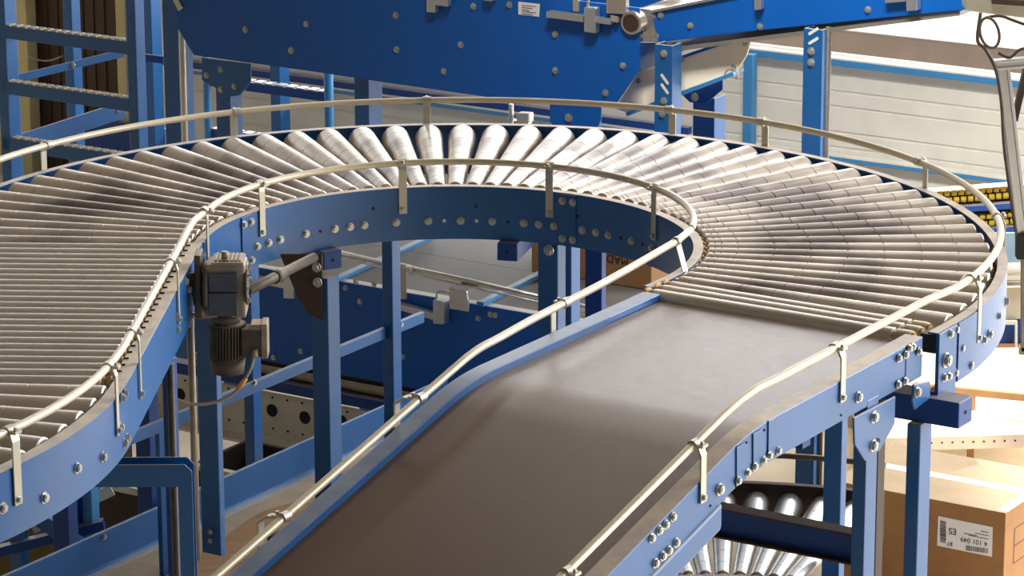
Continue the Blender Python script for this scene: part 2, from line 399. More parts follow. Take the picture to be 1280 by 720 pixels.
for x, y in [(307, 37), (383, 30), (364, 63), (495, 19), (496, 62), (592, 8), (576, 56), (555, 89), (694, 43), (694, 88), (779, 82), (757, 116), (637, 6)]:
    bolt(um, ONV(x, y, VM), -EN, .0125)
# flat bent plate, sticker, sensor rail and clamps on its side
st = build('sticker', MB().slab([ONV(648, 2, VM-.002), ONV(675, 5, VM-.002), ONV(674, 21, VM-.002), ONV(648, 18, VM-.002)], -EN*.0015), 'paper', um)
for i in range(5):
    y = 6+i*2.6
    build('print', MB().slab([ONV(652, y, VM-.004), ONV(670-(i % 3)*4, y+2, VM-.004), ONV(670-(i % 3)*4, y+3, VM-.004), ONV(652, y+1, VM-.004)], -EN*.0005), 'red' if i == 0 else 'ink_blue', st)
def bar_px(a, b, v, w, h): return MB().beam(ONV(*a, v), ONV(*b, v), w, h)
build('sensor_rail', bar_px((686, 17), (732, 23), VM-.03, .045, .032), 'aluminium', um, bevel=.003)
build('clamp_block', MB().slab([ONV(730, 9, VM-.05), ONV(744, 10, VM-.05), ONV(744, 42, VM-.05), ONV(730, 40, VM-.05)], EN*.045), 'aluminium', um, bevel=.004)
build('rod', MB().cyl(ONV(735, -30, VM-.03), ONV(735, 40, VM-.03), .007), 'zinc', um)
build('slotted_arm', bar_px((744, 24), (765, 27), VM-.03, .03, .028), 'aluminium', um, bevel=.002)
build('slotted_arm', bar_px((765, 22), (774, 24), VM-.02, .03, .03), 'zinc_dull', um, bevel=.002)
build('angle_bracket', MB().slab([ONV(716, -30, VM-.012), ONV(723, -30, VM-.012), ONV(723, 15, VM-.012), ONV(716, 14, VM-.012)], EN*.01), 'zinc_dull', um)
build('cover_plate', MB().slab([ONV(757, -30, VM-.04), ONV(782, -30, VM-.04), ONV(782, 18, VM-.04), ONV(758, 17, VM-.04)], EN*.035), 'zinc', um, bevel=.003)
for x in (533, 604):
    build('clamp_block', MB().slab([ONV(x, -20, VM-.04), ONV(x+11, -19, VM-.04), ONV(x+11, 16 if x < 600 else 2, VM-.04), ONV(x, 15 if x < 600 else 1, VM-.04)], EN*.035), 'aluminium', um, bevel=.003)
build('slotted_arm', bar_px((545, 2), (562, 4), VM-.03, .03, .03), 'aluminium', um, bevel=.002)
build('slotted_plate', MB().slab([ONV(214, -4, VM-.012), ONV(219, -6, VM-.012), ONV(228, 10, VM-.012), ONV(223, 14, VM-.012)], EN*.01), 'zinc_dull', um)
# support bracket hanging under its left end
br = [(252, 72), (313, 80), (313, 102), (300, 119), (288, 121), (252, 100)]
build('support_bracket', MB().slab([ONV(x, y, VM+.02) for x, y in br], EN*.01), 'blue_paint', um, bevel=.002)
for q in ((276, 87), (276, 112), (258, 94), (293, 108)): bolt(um, ONV(*q, VM+.02), -EN, .012)
build('support_bracket', MB().slab([ONV(x, y, VM+.02) for x, y in [(687, 125), (751, 127), (751, 150), (740, 175), (700, 175), (687, 150)]], EN*.01), 'blue_clean', um, bevel=.002)
bolt(um, ONV(711, 147, VM+.02), -EN, .016)
# legs of the machine and the ladder behind it
post(270, 288, 130, VM+.032, 0, ONV(276, 84, VM+.02).z, .10, 'blue channel post under the left bracket of the big blue conveyor')
post(443, 461, 130, VM+.1, 0, P[6].z, .12, 'blue square post under the big blue conveyor, right of the round ladder rail')
post(700, 736, 150, VM+.05, 0, ONV(711, 130, VM+.02).z, .12, 'blue post below the bolted bracket at the right end of the big blue conveyor')
post(205, 224, 100, 13.7, 0, 3.6, .12, 'dark blue tall post left of the big blue conveyor, beside a thin steel pipe')
p = ONV(229, 100, 13.66); tag(build('pipe', MB().cyl(G(gs(p), 13.66, 0), G(gs(p), 13.66, 3.3), .016), 'tube_metal'), 'thin vertical steel pipe beside the dark blue post at upper left', 'pipe')
lad = thing('step_ladder', G(gs(ONV(330, 120, 15)), 15, 0), 'blue ladder with round rails and bright toothed rungs behind the roller curve', 'ladder')
for x in (259, 411):
    p = ONV(x, 120, 15); build('ladder_rail', MB().cyl(G(gs(p), 15, 0), G(gs(p), 15, 2.6), .026 if x > 300 else .022), 'blue_light', lad)
def toothed(parent, a, b, v, h=.05, name='rung', mat='blue_deep', teeth='zinc', d=.07, n=11):
    A, B = ONV(*a, v), ONV(*b, v); s0, s1 = gs(A), gs(B); z0, z1 = A.z, B.z; zz = (z0+z1)/2
    r = build(name, MB().gbox(s0, s1, v, v+d, zz-h, zz), mat, parent, bevel=.002)
    m = MB()
    for k in range(n):
        c = s0+(s1-s0)*(k+.5)/n; w = (s1-s0)/n*.36
        m.gbox(c-w, c+w, v+.006, v+d-.006, zz+.0005, zz+.007)
    build('tread_teeth', m, teeth, r)
    return r
toothed(lad, (262, 97), (408, 116), 15); toothed(lad, (262, 162), (405, 182), 15); toothed(lad, (262, 30), (405, 50), 15)
post(338, 350, 120, 16.2, 0, 2.9, .10, 'light blue post far behind the ladder under the big blue conveyor', 'blue_mid')

# ================================================================== BLUE FRAME AT UPPER LEFT
VF = 14.0
fr = thing('access_platform', G(gs(ONV(80, 100, VF)), VF, 0), 'blue steel frame with toothed cross treads and a diagonal brace at the far upper left', 'frame')
def vpost(parent, x0, x1, y, v, d, zt_, mat, name='post'):
    a, b = gs(ONV(x0, y, v)), gs(ONV(x1, y, v)); return build(name, MB().gbox(a, b, v, v+d, 0, zt_), mat, parent, bevel=.006)
vpost(fr, -2, 10, 120, VF, .10, 3.6, 'blue_paint'); vpost(fr, 160, 172, 120, VF, .08, 3.6, 'blue_paint')
vpost(fr, 80, 91, 60, VF+1.0, .08, 3.6, 'blue_mid'); vpost(fr, 6, 14, 120, VF+1.0, .08, 3.6, 'blue_mid')
vpost(fr, 178, 190, 60, VF+1.9, .10, 3.6, 'blue_mid')
for y0, y1 in ((26, 48), (96, 119), (166, 190)):
    toothed(fr, (3, (y0+y0)/2+9), (160, y1+1), VF, .07, 'tread', 'blue_paint', 'zinc_dull', .06, 16)
A, B = ONV(22, 98, VF+.28), ONV(155, 66, VF+.9)
br_ = build('brace', MB().beam(A, B, .012, .045), 'blue_mid', fr, bevel=.003); bolt(fr, A.lerp(B, .52)-EN*.01, -EN, .016)
A, B = ONV(20, 180, VF+.28), ONV(155, 137, VF+1.0)
build('brace', MB().beam(A, B, .012, .10), 'blue_paint', fr, bevel=.003); bolt(fr, A.lerp(B, .95)-EN*.01, -EN, .014)
build('rail', MB().beam(ONV(168, 70, VF+.6), ONV(205, 75, VF+.6), .012, .04), 'blue_deep', fr)
tag(build('cable', MB().tube([ONV(36+k*4.2, 70+6*sin(pi*k/10), VW-.02) for k in range(11)], .006), 'cable_grey'), 'thin cable sagging across the dark brown door behind the blue frame', 'cable')
# ================================================================== RISING CONVEYOR AT UPPER RIGHT
VI = 13.65
ic = thing('rising_conveyor', G(gs(ONV(1000, 20, VI)), VI, 2.2), 'blue sided belt conveyor rising to the right with a steel end roller and underside tray', 'conveyor')
pts = [(815, 16), (950, -12), (1100, -40), (1300, -80), (1300, -8), (1207, 12), (940, 39), (822, 53)]
P = [ONV(x, y, VI) for x, y in pts]
build('side_plate', MB().slab(P, EN*.012), 'blue_clean', ic, bevel=.003)
build('side_plate', MB().slab([p+EN*.8 for p in P], EN*.012), 'blue_clean', ic, bevel=.003)
for a, b, nm, mt in (((812, 18), (1300, -78), 'belt', 'belt_low'), ((835, 60), (1200, 14), 'return_belt', 'belt_low')):
    p0, p1 = ONV(*a, VI+.013), ONV(*b, VI+.013)
    build(nm, MB().slab([p0, p1, p1+EN*.786, p0+EN*.786], Vector((0, 0, -.02))), mt, ic)
build('top_edge', MB().beam(ONV(815, 14, VI), ONV(1300, -82, VI), .03, .012), 'zinc', ic)
build('mounting_plate', MB().slab([ONV(x, y, VI-.012) for x, y in [(798, 10), (813, 12), (822, 52), (800, 52), (793, 40)]], EN*.01), 'zinc', ic, bevel=.002)
er = ONV(794, 27, VI-.03)
rr = build('end_roller', MB().cyl(er-EN*.04, er+EN*.8, .055, 28), 'zinc', ic)
build('roller_bore', MB().cyl(er-EN*.044, er-EN*.039, .042, 24), 'dark_brown', rr)
build('pivot_lug', MB().slab([ONV(x, y, VI-.03) for x, y in [(783, 40), (806, 40), (808, 52), (797, 52), (784, 48)]], EN*.02), 'zinc', ic, bevel=.003)
for q in ((788, 44), (800, 45)): bolt(ic, ONV(*q, VI-.03), -EN, .012)
for q in ((816, 20), (826, 19), (863, 32), (820, 45), (950, 33), (1085, 12)): bolt(ic, ONV(*q, VI), -EN, .012)
build('clamp_block', MB().slab([ONV(x, y, VI-.04) for x, y in [(941, -20), (951, -20), (951, 12), (943, 13)]], EN*.035), 'aluminium', ic, bevel=.003)
build('clamp_block', MB().slab([ONV(x, y, VI-.05) for x, y in [(1131, -20), (1146, -20), (1146, 13), (1133, 14)]], EN*.045), 'aluminium', ic, bevel=.003)
build('sensor_rail', bar_px((1108, -1), (1133, -3), VI-.02, .03, .03), 'aluminium', ic)
build('rib_plate', MB().slab([ONV(x, y, VI+.03) for x, y in [(799, 53), (844, 53), (844, 76), (820, 82), (799, 90)]], EN*.008), 'aluminium', ic)
tr = build('tray_side', MB().slab([ONV(x, y, VI+.10) for x, y in [(768, 136), (799, 89), (845, 76), (941, 43), (933, 70), (920, 90), (842, 117), (785, 141)]], EN*.01), 'cream_board', ic, bevel=.002)
build('tray_flange', MB().beam(ONV(786, 142, VI+.10), ONV(920, 91, VI+.10), .05, .018), 'blue_light', ic)
build('tray_floor', MB().slab([ONV(786, 143, VI+.11), ONV(920, 92, VI+.11), ONV(920, 92, VI+.11)+EN*.08, ONV(786, 143, VI+.11)+EN*.08], Vector((0, 0, .01))), 'blue_light', ic)
for q in ((798, 101), (853, 74), (931, 54), (917, 84)): bolt(ic, ONV(*q, VI+.10), -EN, .010)
build('cable_loop', MB().tube([ONV(914+8*sin(2*pi*k/14), 94+9*cos(2*pi*k/14)*.9, VI+.08) for k in range(2, 13)], .004), 'cable_grey', ic)
build('support_bracket', MB().slab([ONV(x, y, VI+.3) for x, y in [(849, 115), (903, 97), (903, 112), (883, 129), (862, 128)]], EN*.01), 'blue_deep', ic, bevel=.002)
bolt(ic, ONV(869, 121, VI+.3), -EN, .016)
post(866, 893, 140, VI+.33, 0, ONV(869, 122, VI+.3).z, .11, 'dark blue post under the hexagonal bracket of the cream tray')
post(818, 840, 110, VI-.10, 0, ONV(828, 56, VI-.1).z, .09, 'blue slotted post in front of the cream tray, beside the steel end roller',
     slots=[(831, 99, 48), (831, 111, 48)], bolts=[(830, 67), (830, 126), (828, 142)])
post(1003, 1027, 110, VI-.03, 0, ONV(1010, 34, VI).z, .09, 'tall dark blue slotted post standing under the rising conveyor at the right',
     slots=[(1017, 39, -35), (1017, 51, -35)], bolts=[(1014, 64), (1014, 78)])
p = ONV(1034, 110, VI+.02); tag(build('pipe', MB().cyl(G(gs(p), VI+.02, 0), G(gs(p), VI+.02, ONV(1034, 34, VI).z), .014), 'motor_grey'),
    'thin vertical steel pipe right beside the slotted post under the rising conveyor', 'pipe')

# ================================================================== MAIN ROLLER CURVE
C0 = Vector((CX, CY, 0)); RI, RO, FLG, HW = 0.8453, 1.9117, 0.034, 0.2
A_R, A_L = R_(-32.5), R_(177.2)
ZT = H+.006                                                # roller tops
def pol(c, r, a, z=0.): return Vector((c[0]+r*cos(a), c[1]+r*sin(a), z))
def chan(web0, web1, f0, f1, h=HW, t=.005):
    """C section in (outward offset, dz); web between web0/web1, flanges reach from f0 to f1"""
    if abs(f0-web0) < abs(f1-web0): return [(web0, 0), (f1, 0), (f1, -t), (web1, -t), (web1, -h+t), (f1, -h+t), (f1, -h), (web0, -h)]
def section(web, reach, h=HW, t=.006):
    sg = 1 if reach > 0 else -1
    return [(web, 0), (web+reach, 0), (web+reach, -t), (web+sg*t, -t), (web+sg*t, -h+t), (web+reach, -h+t), (web+reach, -h), (web, -h)]
def arc(c, r, a0, a1, n, z, ext0=0., ext1=0., pre=None, post_=None):
    pts = [(c[0]+r*cos(a), c[1]+r*sin(a), z, cos(a), sin(a)) for a in [a0+(a1-a0)*i/n for i in range(n+1)]]
    return pts
bend = thing('roller_curve', (CX, CY, 0), 'large blue framed curve of long tapered rollers filling the middle of the photo', 'conveyor', rz=0.)
ext = .107; tR = -EN
def rail_path(r):
    u = E1; p = C0+u*r+tR*ext
    return [(p.x, p.y, H, u.x, u.y)]+arc(C0, r, A_R, A_L, 110, H)
build('outer_rail', MB().sweep(rail_path(RO), section(0, -FLG)), 'blue_paint', bend, smooth_angle=35)
build('inner_rail', MB().sweep(rail_path(RI), section(0, FLG)), 'blue_paint', bend, smooth_angle=35)
for r, nm in ((RO+.001, 'outer'), (RI-.001, 'inner')):       # plate joints: thin cover strips on the web
    for a in ((59.7, 149.5) if nm == 'inner' else (-29, 60, 150)):
        da = R_(2.3); sg = 1 if nm == 'outer' else -1
        m = MB(); m.sweep(arc(C0, r, R_(a)-da, R_(a)+da, 6, H-.004), [(0, 0), (.004*sg, 0), (.004*sg, -HW+.008), (0, -HW+.008)])
        build('joint_plate', m, 'blue_paint', bend, smooth_angle=35)
def web_bolts(parent, c, r, lst, sg, zr=.011):
    for a, dz in lst:
        a = R_(a); n = Vector((cos(a), sin(a), 0))*sg; bolt(parent, pol(c, r, a, H+dz)+n*.001, n, zr)
web_bolts(bend, C0, RI, [(a, -.130) for a in (145.3, 141.1, 137, 128.8, 120.4, 116.2, 112.4, 104.1, 96, 87.9, 79.9, 71.8, 67.8, 63.7, 55.6, 51.5, 47.5, 39.4, 31.2)], -1)
web_bolts(bend, C0, RI-.004, [(a, z) for a in (61.2, 58.2, 151, 148) for z in (-.03, -.172)], -1)
web_bolts(bend, C0, RO, [(-22, -.12), (-12, -.10), (20, -.13), (-28, -.17)], 1, .013)
for a in (124.6, 92.0, 84, 75.9, 43.4, 35.3, 161, 167): hole(bend, pol(C0, RI, R_(a), H-.13), -Vector((cos(R_(a)), sin(R_(a)), 0)), .006)
for a, dz in ((84, -.075), (57, -.08), (31, -.075), (110, -.07)): hole(bend, pol(C0, RI, R_(a), H+dz), -Vector((cos(R_(a)), sin(R_(a)), 0)), .006)
for a in (79.9+4, 92.0): hole(bend, pol(C0, RI-.0012, R_(a), H-.13), -Vector((cos(R_(a)), sin(R_(a)), 0)), .0065, mat='panel_white')
# 
# small sensor on a rod behind the top of the curve
build('sensor_rod', MB().cyl(ONV(639, 175, 11.6), ONV(639, 130, 11.6), .010), 'zinc_dull', bend)
sns = build('sensor_housing', MB().slab([ONV(645, 141, 11.6), ONV(661, 142, 11.6), ONV(661, 154, 11.6), ONV(645, 153, 11.6)], EN*.04), 'panel_white', bend, bevel=.005)
build('sensor_bracket', MB().slab([ONV(637, 150, 12.19), ONV(660, 153, 12.19), ONV(660, 156, 12.19), ONV(637, 154, 12.19)], EN*.03), 'zinc', sns)

# end plates where the curve hands over to the belt
e = C0+E1*RO+tR*(ext-.012)
m = MB(); a0 = gs(e); v0 = gv(e)
m.gbox(a0, a0+.006, v0-.012, v0+.118, H-.225, H-.002); ep = build('end_plate', m, 'blue_paint', bend, bevel=.002)
def outer_pt(px, py):
    p = ring_pt(px, py, C0, RO)
    if gv(p) > gv(C0): return p, rn(p, C0)
    return ONS(px, py, gs(C0)+RO+.006), E1
for q in ((1188, 417), (1195, 412), (1202, 435), (1248, 395), (1230, 425), (1180, 472), (1186, 470), (1194, 466)):
    p, n = outer_pt(*q); bolt(bend, p, n, .011)
p, n = outer_pt(1182, 450); bolt(bend, p, n, .019)
build('end_block', MB().gbox(a0-.062, a0-.008, v0-.012, v0+.05, H-.07, H-.009), 'black', bend, bevel=.004)

def lathe_x(prof, n=20):
    m = MB(); V = []; Fc = []
    for (x, r, z) in prof:
        for k in range(n): t = 2*pi*k/n; V.append((x, r*cos(t), z+r*sin(t)))
    for i in range(len(prof)-1):
        for k in range(n): Fc.append((i*n+k, (i+1)*n+k, (i+1)*n+(k+1) % n, i*n+(k+1) % n))
    L = len(Fc); Fc += [tuple(range(n)), tuple(range(len(prof)*n-1, (len(prof)-1)*n-1, -1))]
    m.add(V, Fc, [True]*L+[False, False]); return m
def rr_(x): return .0051+.0272*x
def taper_profile(x0, x1, step=.125, extra=()):
    cuts = sorted(list(extra)+[x0+.10+step*i for i in range(12) if x0+.10+step*i < x1-.04])
    P = [(x0, rr_(x0)-.004), (x0+.003, rr_(x0))]
    for c in cuts: P += [(c-.0022, rr_(c)), (c-.0016, rr_(c)-.0028), (c+.0016, rr_(c)-.0028), (c+.0022, rr_(c))]
    P += [(x1-.004, rr_(x1)), (x1, rr_(x1)-.005)]
    return [(x, r, -rr_(x)) for x, r in P]
def roller_proto(parent, base, x0, x1, mat, prof=None):
    r = build('roller', MBshift(lathe_x(prof or taper_profile(x0, x1, extra=(x0+.022, x0+.045))), base), mat, parent, world=base, smooth_angle=30)
    c1 = build('end_cap', MBshift(lathe_x([(x1-.001, rr_(x1)-.012, -rr_(x1)), (x1+.004, rr_(x1)-.014, -rr_(x1)), (x1+.018, .012, -rr_(x1)), (x1+.024, .012, -rr_(x1))]), base), 'cap', r, world=base, smooth_angle=30)
    sp = [(x0-.020, .015, -rr_(x0)), (x0-.018, .021, -rr_(x0)), (x0-.012, .021, -rr_(x0)), (x0-.010, .016, -rr_(x0)), (x0-.004, .016, -rr_(x0)), (x0-.003, rr_(x0)-.005, -rr_(x0)), (x0+.002, rr_(x0)-.005, -rr_(x0))]
    c2 = build('sprocket', MBshift(lathe_x(sp, 12), base), 'brass', r, world=base, smooth_angle=30)
    return r, [c1, c2]
def MBshift(m, w): m.v = [w@v for v in m.v]; return m
def copies(proto, parent, worlds):
    r, subs = proto
    for w in worlds:
        c = put(r, parent, w)
        for s in subs: put(s, c, w)
def wmat(c, a, z=ZT): return Matrix.Translation((c[0], c[1], z))@Matrix.Rotation(a, 4, 'Z')
angs = [R_(89.25+4.1*k) for k in range(-29, 22)]
proto = roller_proto(bend, wmat(C0, angs[0]), .898, 1.86, 'sleeve')
copies(proto, bend, [wmat(C0, a) for a in angs[1:]])
# three slim rollers at the hand-over
def slim_profile(x0, x1, r):
    return [(x0, r-.003, -r), (x0+.003, r, -r), (x1-.003, r, -r), (x1, r-.003, -r)]
def slim(parent, base, x0, x1, r=.024, mat='roller_steel', tick=True):
    o = build('roller', MBshift(lathe_x(slim_profile(x0, x1, r), 16), base), mat, parent, world=base, smooth_angle=30)
    s = [build('sprocket', MBshift(lathe_x([(x0-.031, .014, -r), (x0-.029, r+.002, -r), (x0-.019, r+.002, -r), (x0-.016, .014, -r), (x0-.012, .014, -r), (x0-.010, r-.002, -r), (x0-.002, r-.002, -r), (x0, .012, -r)], 12), base), 'brass', o, world=base, smooth_angle=30)]
    if tick:
        m = MB(); m.v = []; m.wbox((x0-.041, 0, -.004), (.016, .004, .006)); s.append(build('axle_end', MBshift(m, base), 'black', o, world=base))
        s.append(build('end_cap', MBshift(lathe_x([(x1, r-.004, -r), (x1+.02, .012, -r)], 12), base), 'cap', o, world=base, smooth_angle=30))
    return o, s
def wslim(t, z=ZT): p = C0+tR*t; return Matrix.Translation((p.x, p.y, z))@Matrix.Rotation(A_R, 4, 'Z')
o, s = slim(bend, wslim(.135, H+.004), .90, 1.775, .027, 'roller_steel', False)
for t in (.075, .022): copies((o, s), bend, [wslim(t, H+.004)])
for t in (.135, .075, .022):
    w = wslim(t, H+.004)
    hb = build('roller_hub', MBshift(lathe_x([(1.775, .018, -.027), (1.785, .018, -.027), (1.786, .026, -.027), (1.835, .026, -.027), (1.836, .02, -.027), (1.85, .014, -.027)], 14), w), 'tube_metal', bend, world=w, smooth_angle=30)
    build('end_cap', MBshift(lathe_x([(1.836, .0235, -.027), (1.846, .0225, -.027)], 14), w), 'brass', hb, world=w, smooth_angle=30)

# ------------------------------------------------------------------ left straight
uL = Vector((cos(A_L), sin(A_L), 0)); tL = Vector((-uL.y, uL.x, 0)); LS = 1.635
P0 = C0+uL*RI
stg = thing('straight_roller_conveyor', (C0+uL*(RI+.5)+tL*LS*.5), 'straight conveyor of slim shiny chain driven rollers between the two curves at the left', 'conveyor', rz=A_L)
def srail(r, reach, sg):
    a = C0+uL*r+tL*.002; b = C0+uL*r+tL*(LS-.002)
    return MB().sweep([(p.x, p.y, H, uL.x, uL.y) for p in (a, b)], section(0, reach))
build('inner_rail', srail(.852, .052, 1), 'blue_paint', stg, bevel=.002)
build('outer_rail', srail(RO, -FLG, 1), 'blue_paint', stg, bevel=.002)
def wst(t, z=ZT): p = C0+tL*t; return Matrix.Translation((p.x, p.y, z))@Matrix.Rotation(A_L, 4, 'Z')
n_s = 24; pr = slim(stg, wst(.05), .936, 1.86, .025)
copies(pr, stg, [wst(.05+.0682*k) for k in range(1, n_s)])
m = MB()                                                    # roller chain running beside the rollers
for k in range(int(LS/.017)):
    p = C0+uL*.914+tL*(.01+k*.017)
    m.wbox((p.x, p.y, H-.016+(.003 if k % 2 else 0)), (.010, .014, .012), A_L)
build('drive_chain', m, 'brass', stg)
def pL(px, py): # point on the straight's web face
    d = ray(px, py); q = C0+uL*.851; return CAMP+d*((q-CAMP).dot(uL)/d.dot(uL))
for q in [(156, 492), (153, 497), (221, 396), (222, 412), (232, 352), (239, 350), (236, 362), (240, 394), (237, 405), (250, 314), (253, 320)]:
    bolt(stg, pL(*q), -uL, .011)
# ------------------------------------------------------------------ near left curve
C2 = C0+uL*(RI+RO+.007)+tL*LS
nb = thing('roller_curve', (C2.x, C2.y, 0), 'second tapered roller curve in the near left corner, pale blue outer rail with few bolts', 'conveyor', rz=0.)
aS = A_L-pi
build('outer_rail', MB().sweep(arc(C2, RO, aS, aS-R_(55), 60, H), section(0, -.045)), 'blue_paint', nb, smooth_angle=35)
build('inner_rail', MB().sweep(arc(C2, RI, aS, aS-R_(55), 40, H), section(0, FLG)), 'blue_paint', nb, smooth_angle=35)
a2 = [aS-R_(2.6+3.98*k) for k in range(13)]
pr2 = roller_proto(nb, wmat(C2, a2[0]), .898, 1.855, 'sleeve')
copies(pr2, nb, [wmat(C2, a) for a in a2[1:]])
def c2pt(px, py):
    p = ring_pt(px, py, C2, RO, True); q = ring_pt(px, py, C2, RO, False)
    return p if abs(atan2(p.y-C2.y, p.x-C2.x)+.45) < abs(atan2(q.y-C2.y, q.x-C2.x)+.45) else q
for q in [(150, 534), (128, 571), (96, 585), (158, 548), (155, 554), (55, 622), (3, 635), (174, 501)]:
    p = c2pt(*q); bolt(nb, p, rn(p, C2), .013)

# ================================================================== BELT CONVEYOR (runs down towards the camera)
sC, vC = gs(C0), gv(C0)
def zp(t):
    if t < 1.15: return 0.
    if t < 1.42: return -.245*(t-1.15)**2/(2*.27)
    return -.245*.27/2-.245*(t-1.42)
def GB(r, t, dz): return G(sC+r, vC-t, H+zp(t)+dz)
bc = thing('belt_conveyor', G(sC+1.38, vC-1.4, 0), 'wide dark rubber belt conveyor bending downhill towards the camera', 'conveyor')
TT = [.165, .5, .9]+[1.15+.03*i for i in range(10)]+[1.6, 2.0, 2.5, 3.2]
def strip(r0, r1, d0, d1, ts, h2=None):
    m = MB(); V = []; Fc = []
    for t in ts: V += [GB(r0, t, d1), GB(r1, t, d1), GB(r1, t, d0), GB(r0, t, d0)]
    for i in range(len(ts)-1):
        for k in range(4): Fc.append((4*i+k, 4*i+(k+1) % 4, 4*i+4+(k+1) % 4, 4*i+4+k))
    Fc += [(0, 1, 2, 3), tuple(4*len(ts)-1-k for k in range(4))]
    m.add(V, Fc, False); return m
build('left_rail', strip(.878, .940, -.13, 0, TT), 'blue_gloss', bc, bevel=.003)
build('right_rail', strip(1.826, 1.888, -.13, 0, TT), 'blue_paint', bc, bevel=.003)
BT = [.182]+TT[1:]
bl = strip(.944, 1.817, -.030, -.022, BT); bl.s = [True]*len(bl.f); build('belt', bl, 'belt', bc, smooth_angle=30)
build('slider_bed', strip(.942, 1.824, -.06, -.034, [.24]+TT[1:]), 'zinc_dull', bc)
build('edge_strip', strip(.9405, .9435, -.06, -.001, TT[1:]), 'blue_mid', bc)
c = C0+tR*.19; build('nose_roller', MB().cyl(C0+E1*.944+tR*.19+Vector((0, 0, H-.045)), C0+E1*1.822+tR*.19+Vector((0, 0, H-.045)), .022, 20), 'zinc_dull', bc)
build('lower_rail', strip(1.850, 1.896, -.205, -.125, [1.46, 1.52]+[1.6, 2.0, 2.5, 3.2]), 'blue_paint', bc, bevel=.01)
build('lower_rail', strip(.87, .90, -.205, -.131, [1.46, 1.52]+[1.6, 2.0, 2.5, 3.2]), 'blue_paint', bc, bevel=.006)
SR = sC+1.889
def z7(x, y): return (820+x/3, 420+y/3)
for P in ([(300, 420), (332, 400), (352, 508), (300, 552)], [(362, 367), (395, 350), (412, 466), (362, 494)], [(420, 318), (446, 308), (468, 426), (418, 455)]):
    build('splice_plate', MB().slab([ONS(*z7(*q), SR) for q in P], E1*.003), 'blue_paint', bc, bevel=.001)
for P in [(911, 83), (936, 70), (908, 181), (934, 168), (950, 45), (963, 40), (985, 57), (308, 543), (343, 512), (370, 490), (403, 465), (425, 448), (458, 430)]:
    bolt(bc, ONS(*z7(*P), SR+.003), E1, .010)
for P in [(757, 229), (237, 575)]: bolt(bc, ONS(*z7(*P), SR), E1, .014)
for x, y in [(362, 498), (335, 527), (311, 548), (283, 577), (375, 595), (347, 625), (324, 645), (297, 672)]:
    bolt(bc, ONS(720+x/3, 480+y/3, SR), E1, .011)
for P in [(695, 297), (205, 637), (340, 400), (407, 353)]: hole(bc, ONS(*z7(*P), SR), E1, .004)
# joint lines in the rail
for P in ((300, 552), (937, 115)):
    p = ONS(*z7(*P), SR); t = vC-gv(p); build('joint_seam', MB().beam(GB(1.8885, t, -.003), GB(1.8885, t, -.128), .0015, .003, E1), 'dark_slot', bc)

# ================================================================== GUARD RAILS
TR = .0122
def smooth_path(pts, n=6):
    pts = [Vector(p) for p in pts]; out = []
    for i in range(len(pts)-1):
        a = pts[max(i-1, 0)]; b = pts[i]; c = pts[i+1]; d = pts[min(i+2, len(pts)-1)]
        for k in range(n):
            t = k/n; out.append(.5*((2*b)+(c-a)*t+(2*a-5*b+4*c-d)*t*t+(3*b-a-3*c+d)*t**3))
    return out+[pts[-1]]
GZ = H+.1
def bracket(parent, P, n, out_, zweb, ztop=None, arm=None, w=.030, bolts=1):
    """flat steel strap: bolted to the web (point under P at zweb, web normal n), rising and turning in to the tube at P"""
    P = Vector(P); n = Vector(n).normalized(); side = n.cross(Vector((0, 0, 1))).normalized()
    base = P+n*out_; zt_ = (ztop or P.z-.006); th = .005
    prof = [(out_+th, zweb-P.z-.012), (out_+th, zt_-P.z-.02), (out_*.6+th, zt_-P.z+.004), (.012, zt_-P.z+.004),
            (.012, zt_-P.z-.002), (out_*.6-.002, zt_-P.z-.002), (out_, zt_-P.z-.024), (out_, zweb-P.z-.012)]
    V = []
    for sd in (-w/2, w/2): V += [P+n*o+Vector((0, 0, dz))+side*sd for o, dz in prof]
    k = len(prof); m = MB(); m.add(V, [tuple(range(k)), tuple(range(2*k-1, k-1, -1))]+[(i, i+k, (i+1) % k+k, (i+1) % k) for i in range(k)])
    b = build('bracket', m, 'zinc_dull', parent, bevel=.002)
    cl = MB(); cl.cyl(P-side*.016, P+side*.016, TR+.0035, 14); cl.wbox(P+n*(.022), (.026, .03, .008), atan2(n.y, n.x))
    cl.cyl(P+n*.024+Vector((0, 0, .002)), P+n*.024+Vector((0, 0, .013)), .006, 6)
    build('clamp', cl, 'zinc_dull', b, smooth_angle=30)
    bolt(b, P+n*(out_+th)+Vector((0, 0, zweb-P.z+.004)), n, .009)
    return b
# outer rail guard: round the back of the curve, then down the right side of the belt
RG = 1.885
g1 = thing('guard_rail', pol(C0, RG, R_(60), H), 'long beige tube guard rail round the outside of the roller curve and right of belt', 'guard rail', rz=0.)
path = [pol(C0, RG, R_(a), GZ) for a in range(172, -31, -2)]
path += [C0+E1*1.868+tR*t+Vector((0, 0, GZ)) for t in (.10, .4, .8, 1.1)]
path += [C0+E1*1.862+tR*t+Vector((0, 0, GZ+zp(t)*1.0)) for t in (1.2, 1.3, 1.4, 1.5, 1.8, 2.2, 2.6, 3.0)]
build('tube', MB().tube(path, TR, 12), 'tube_metal', g1)
for a in (143.6, 117, 93.5, 63.6, 51.2, 24.8, -.6):
    n = Vector((cos(R_(a)), sin(R_(a)), 0)); bracket(g1, pol(C0, RG, R_(a), GZ), n, RO-RG+.001, H-.09)
p = ring_pt(1222, 420, C0, RO); n = rn(p, C0); pp = pol(C0, RG, atan2(n.y, n.x), GZ)
bracket(g1, pp, n, RO-RG+.001, H-.10)
build('swivel_arm', MB().tube([pp, pp-n*.02+E1*.0+Vector((0, 0, 0.0)), path[101]+Vector((0, 0, -.002))], .008, 8), 'zinc_dull', g1)
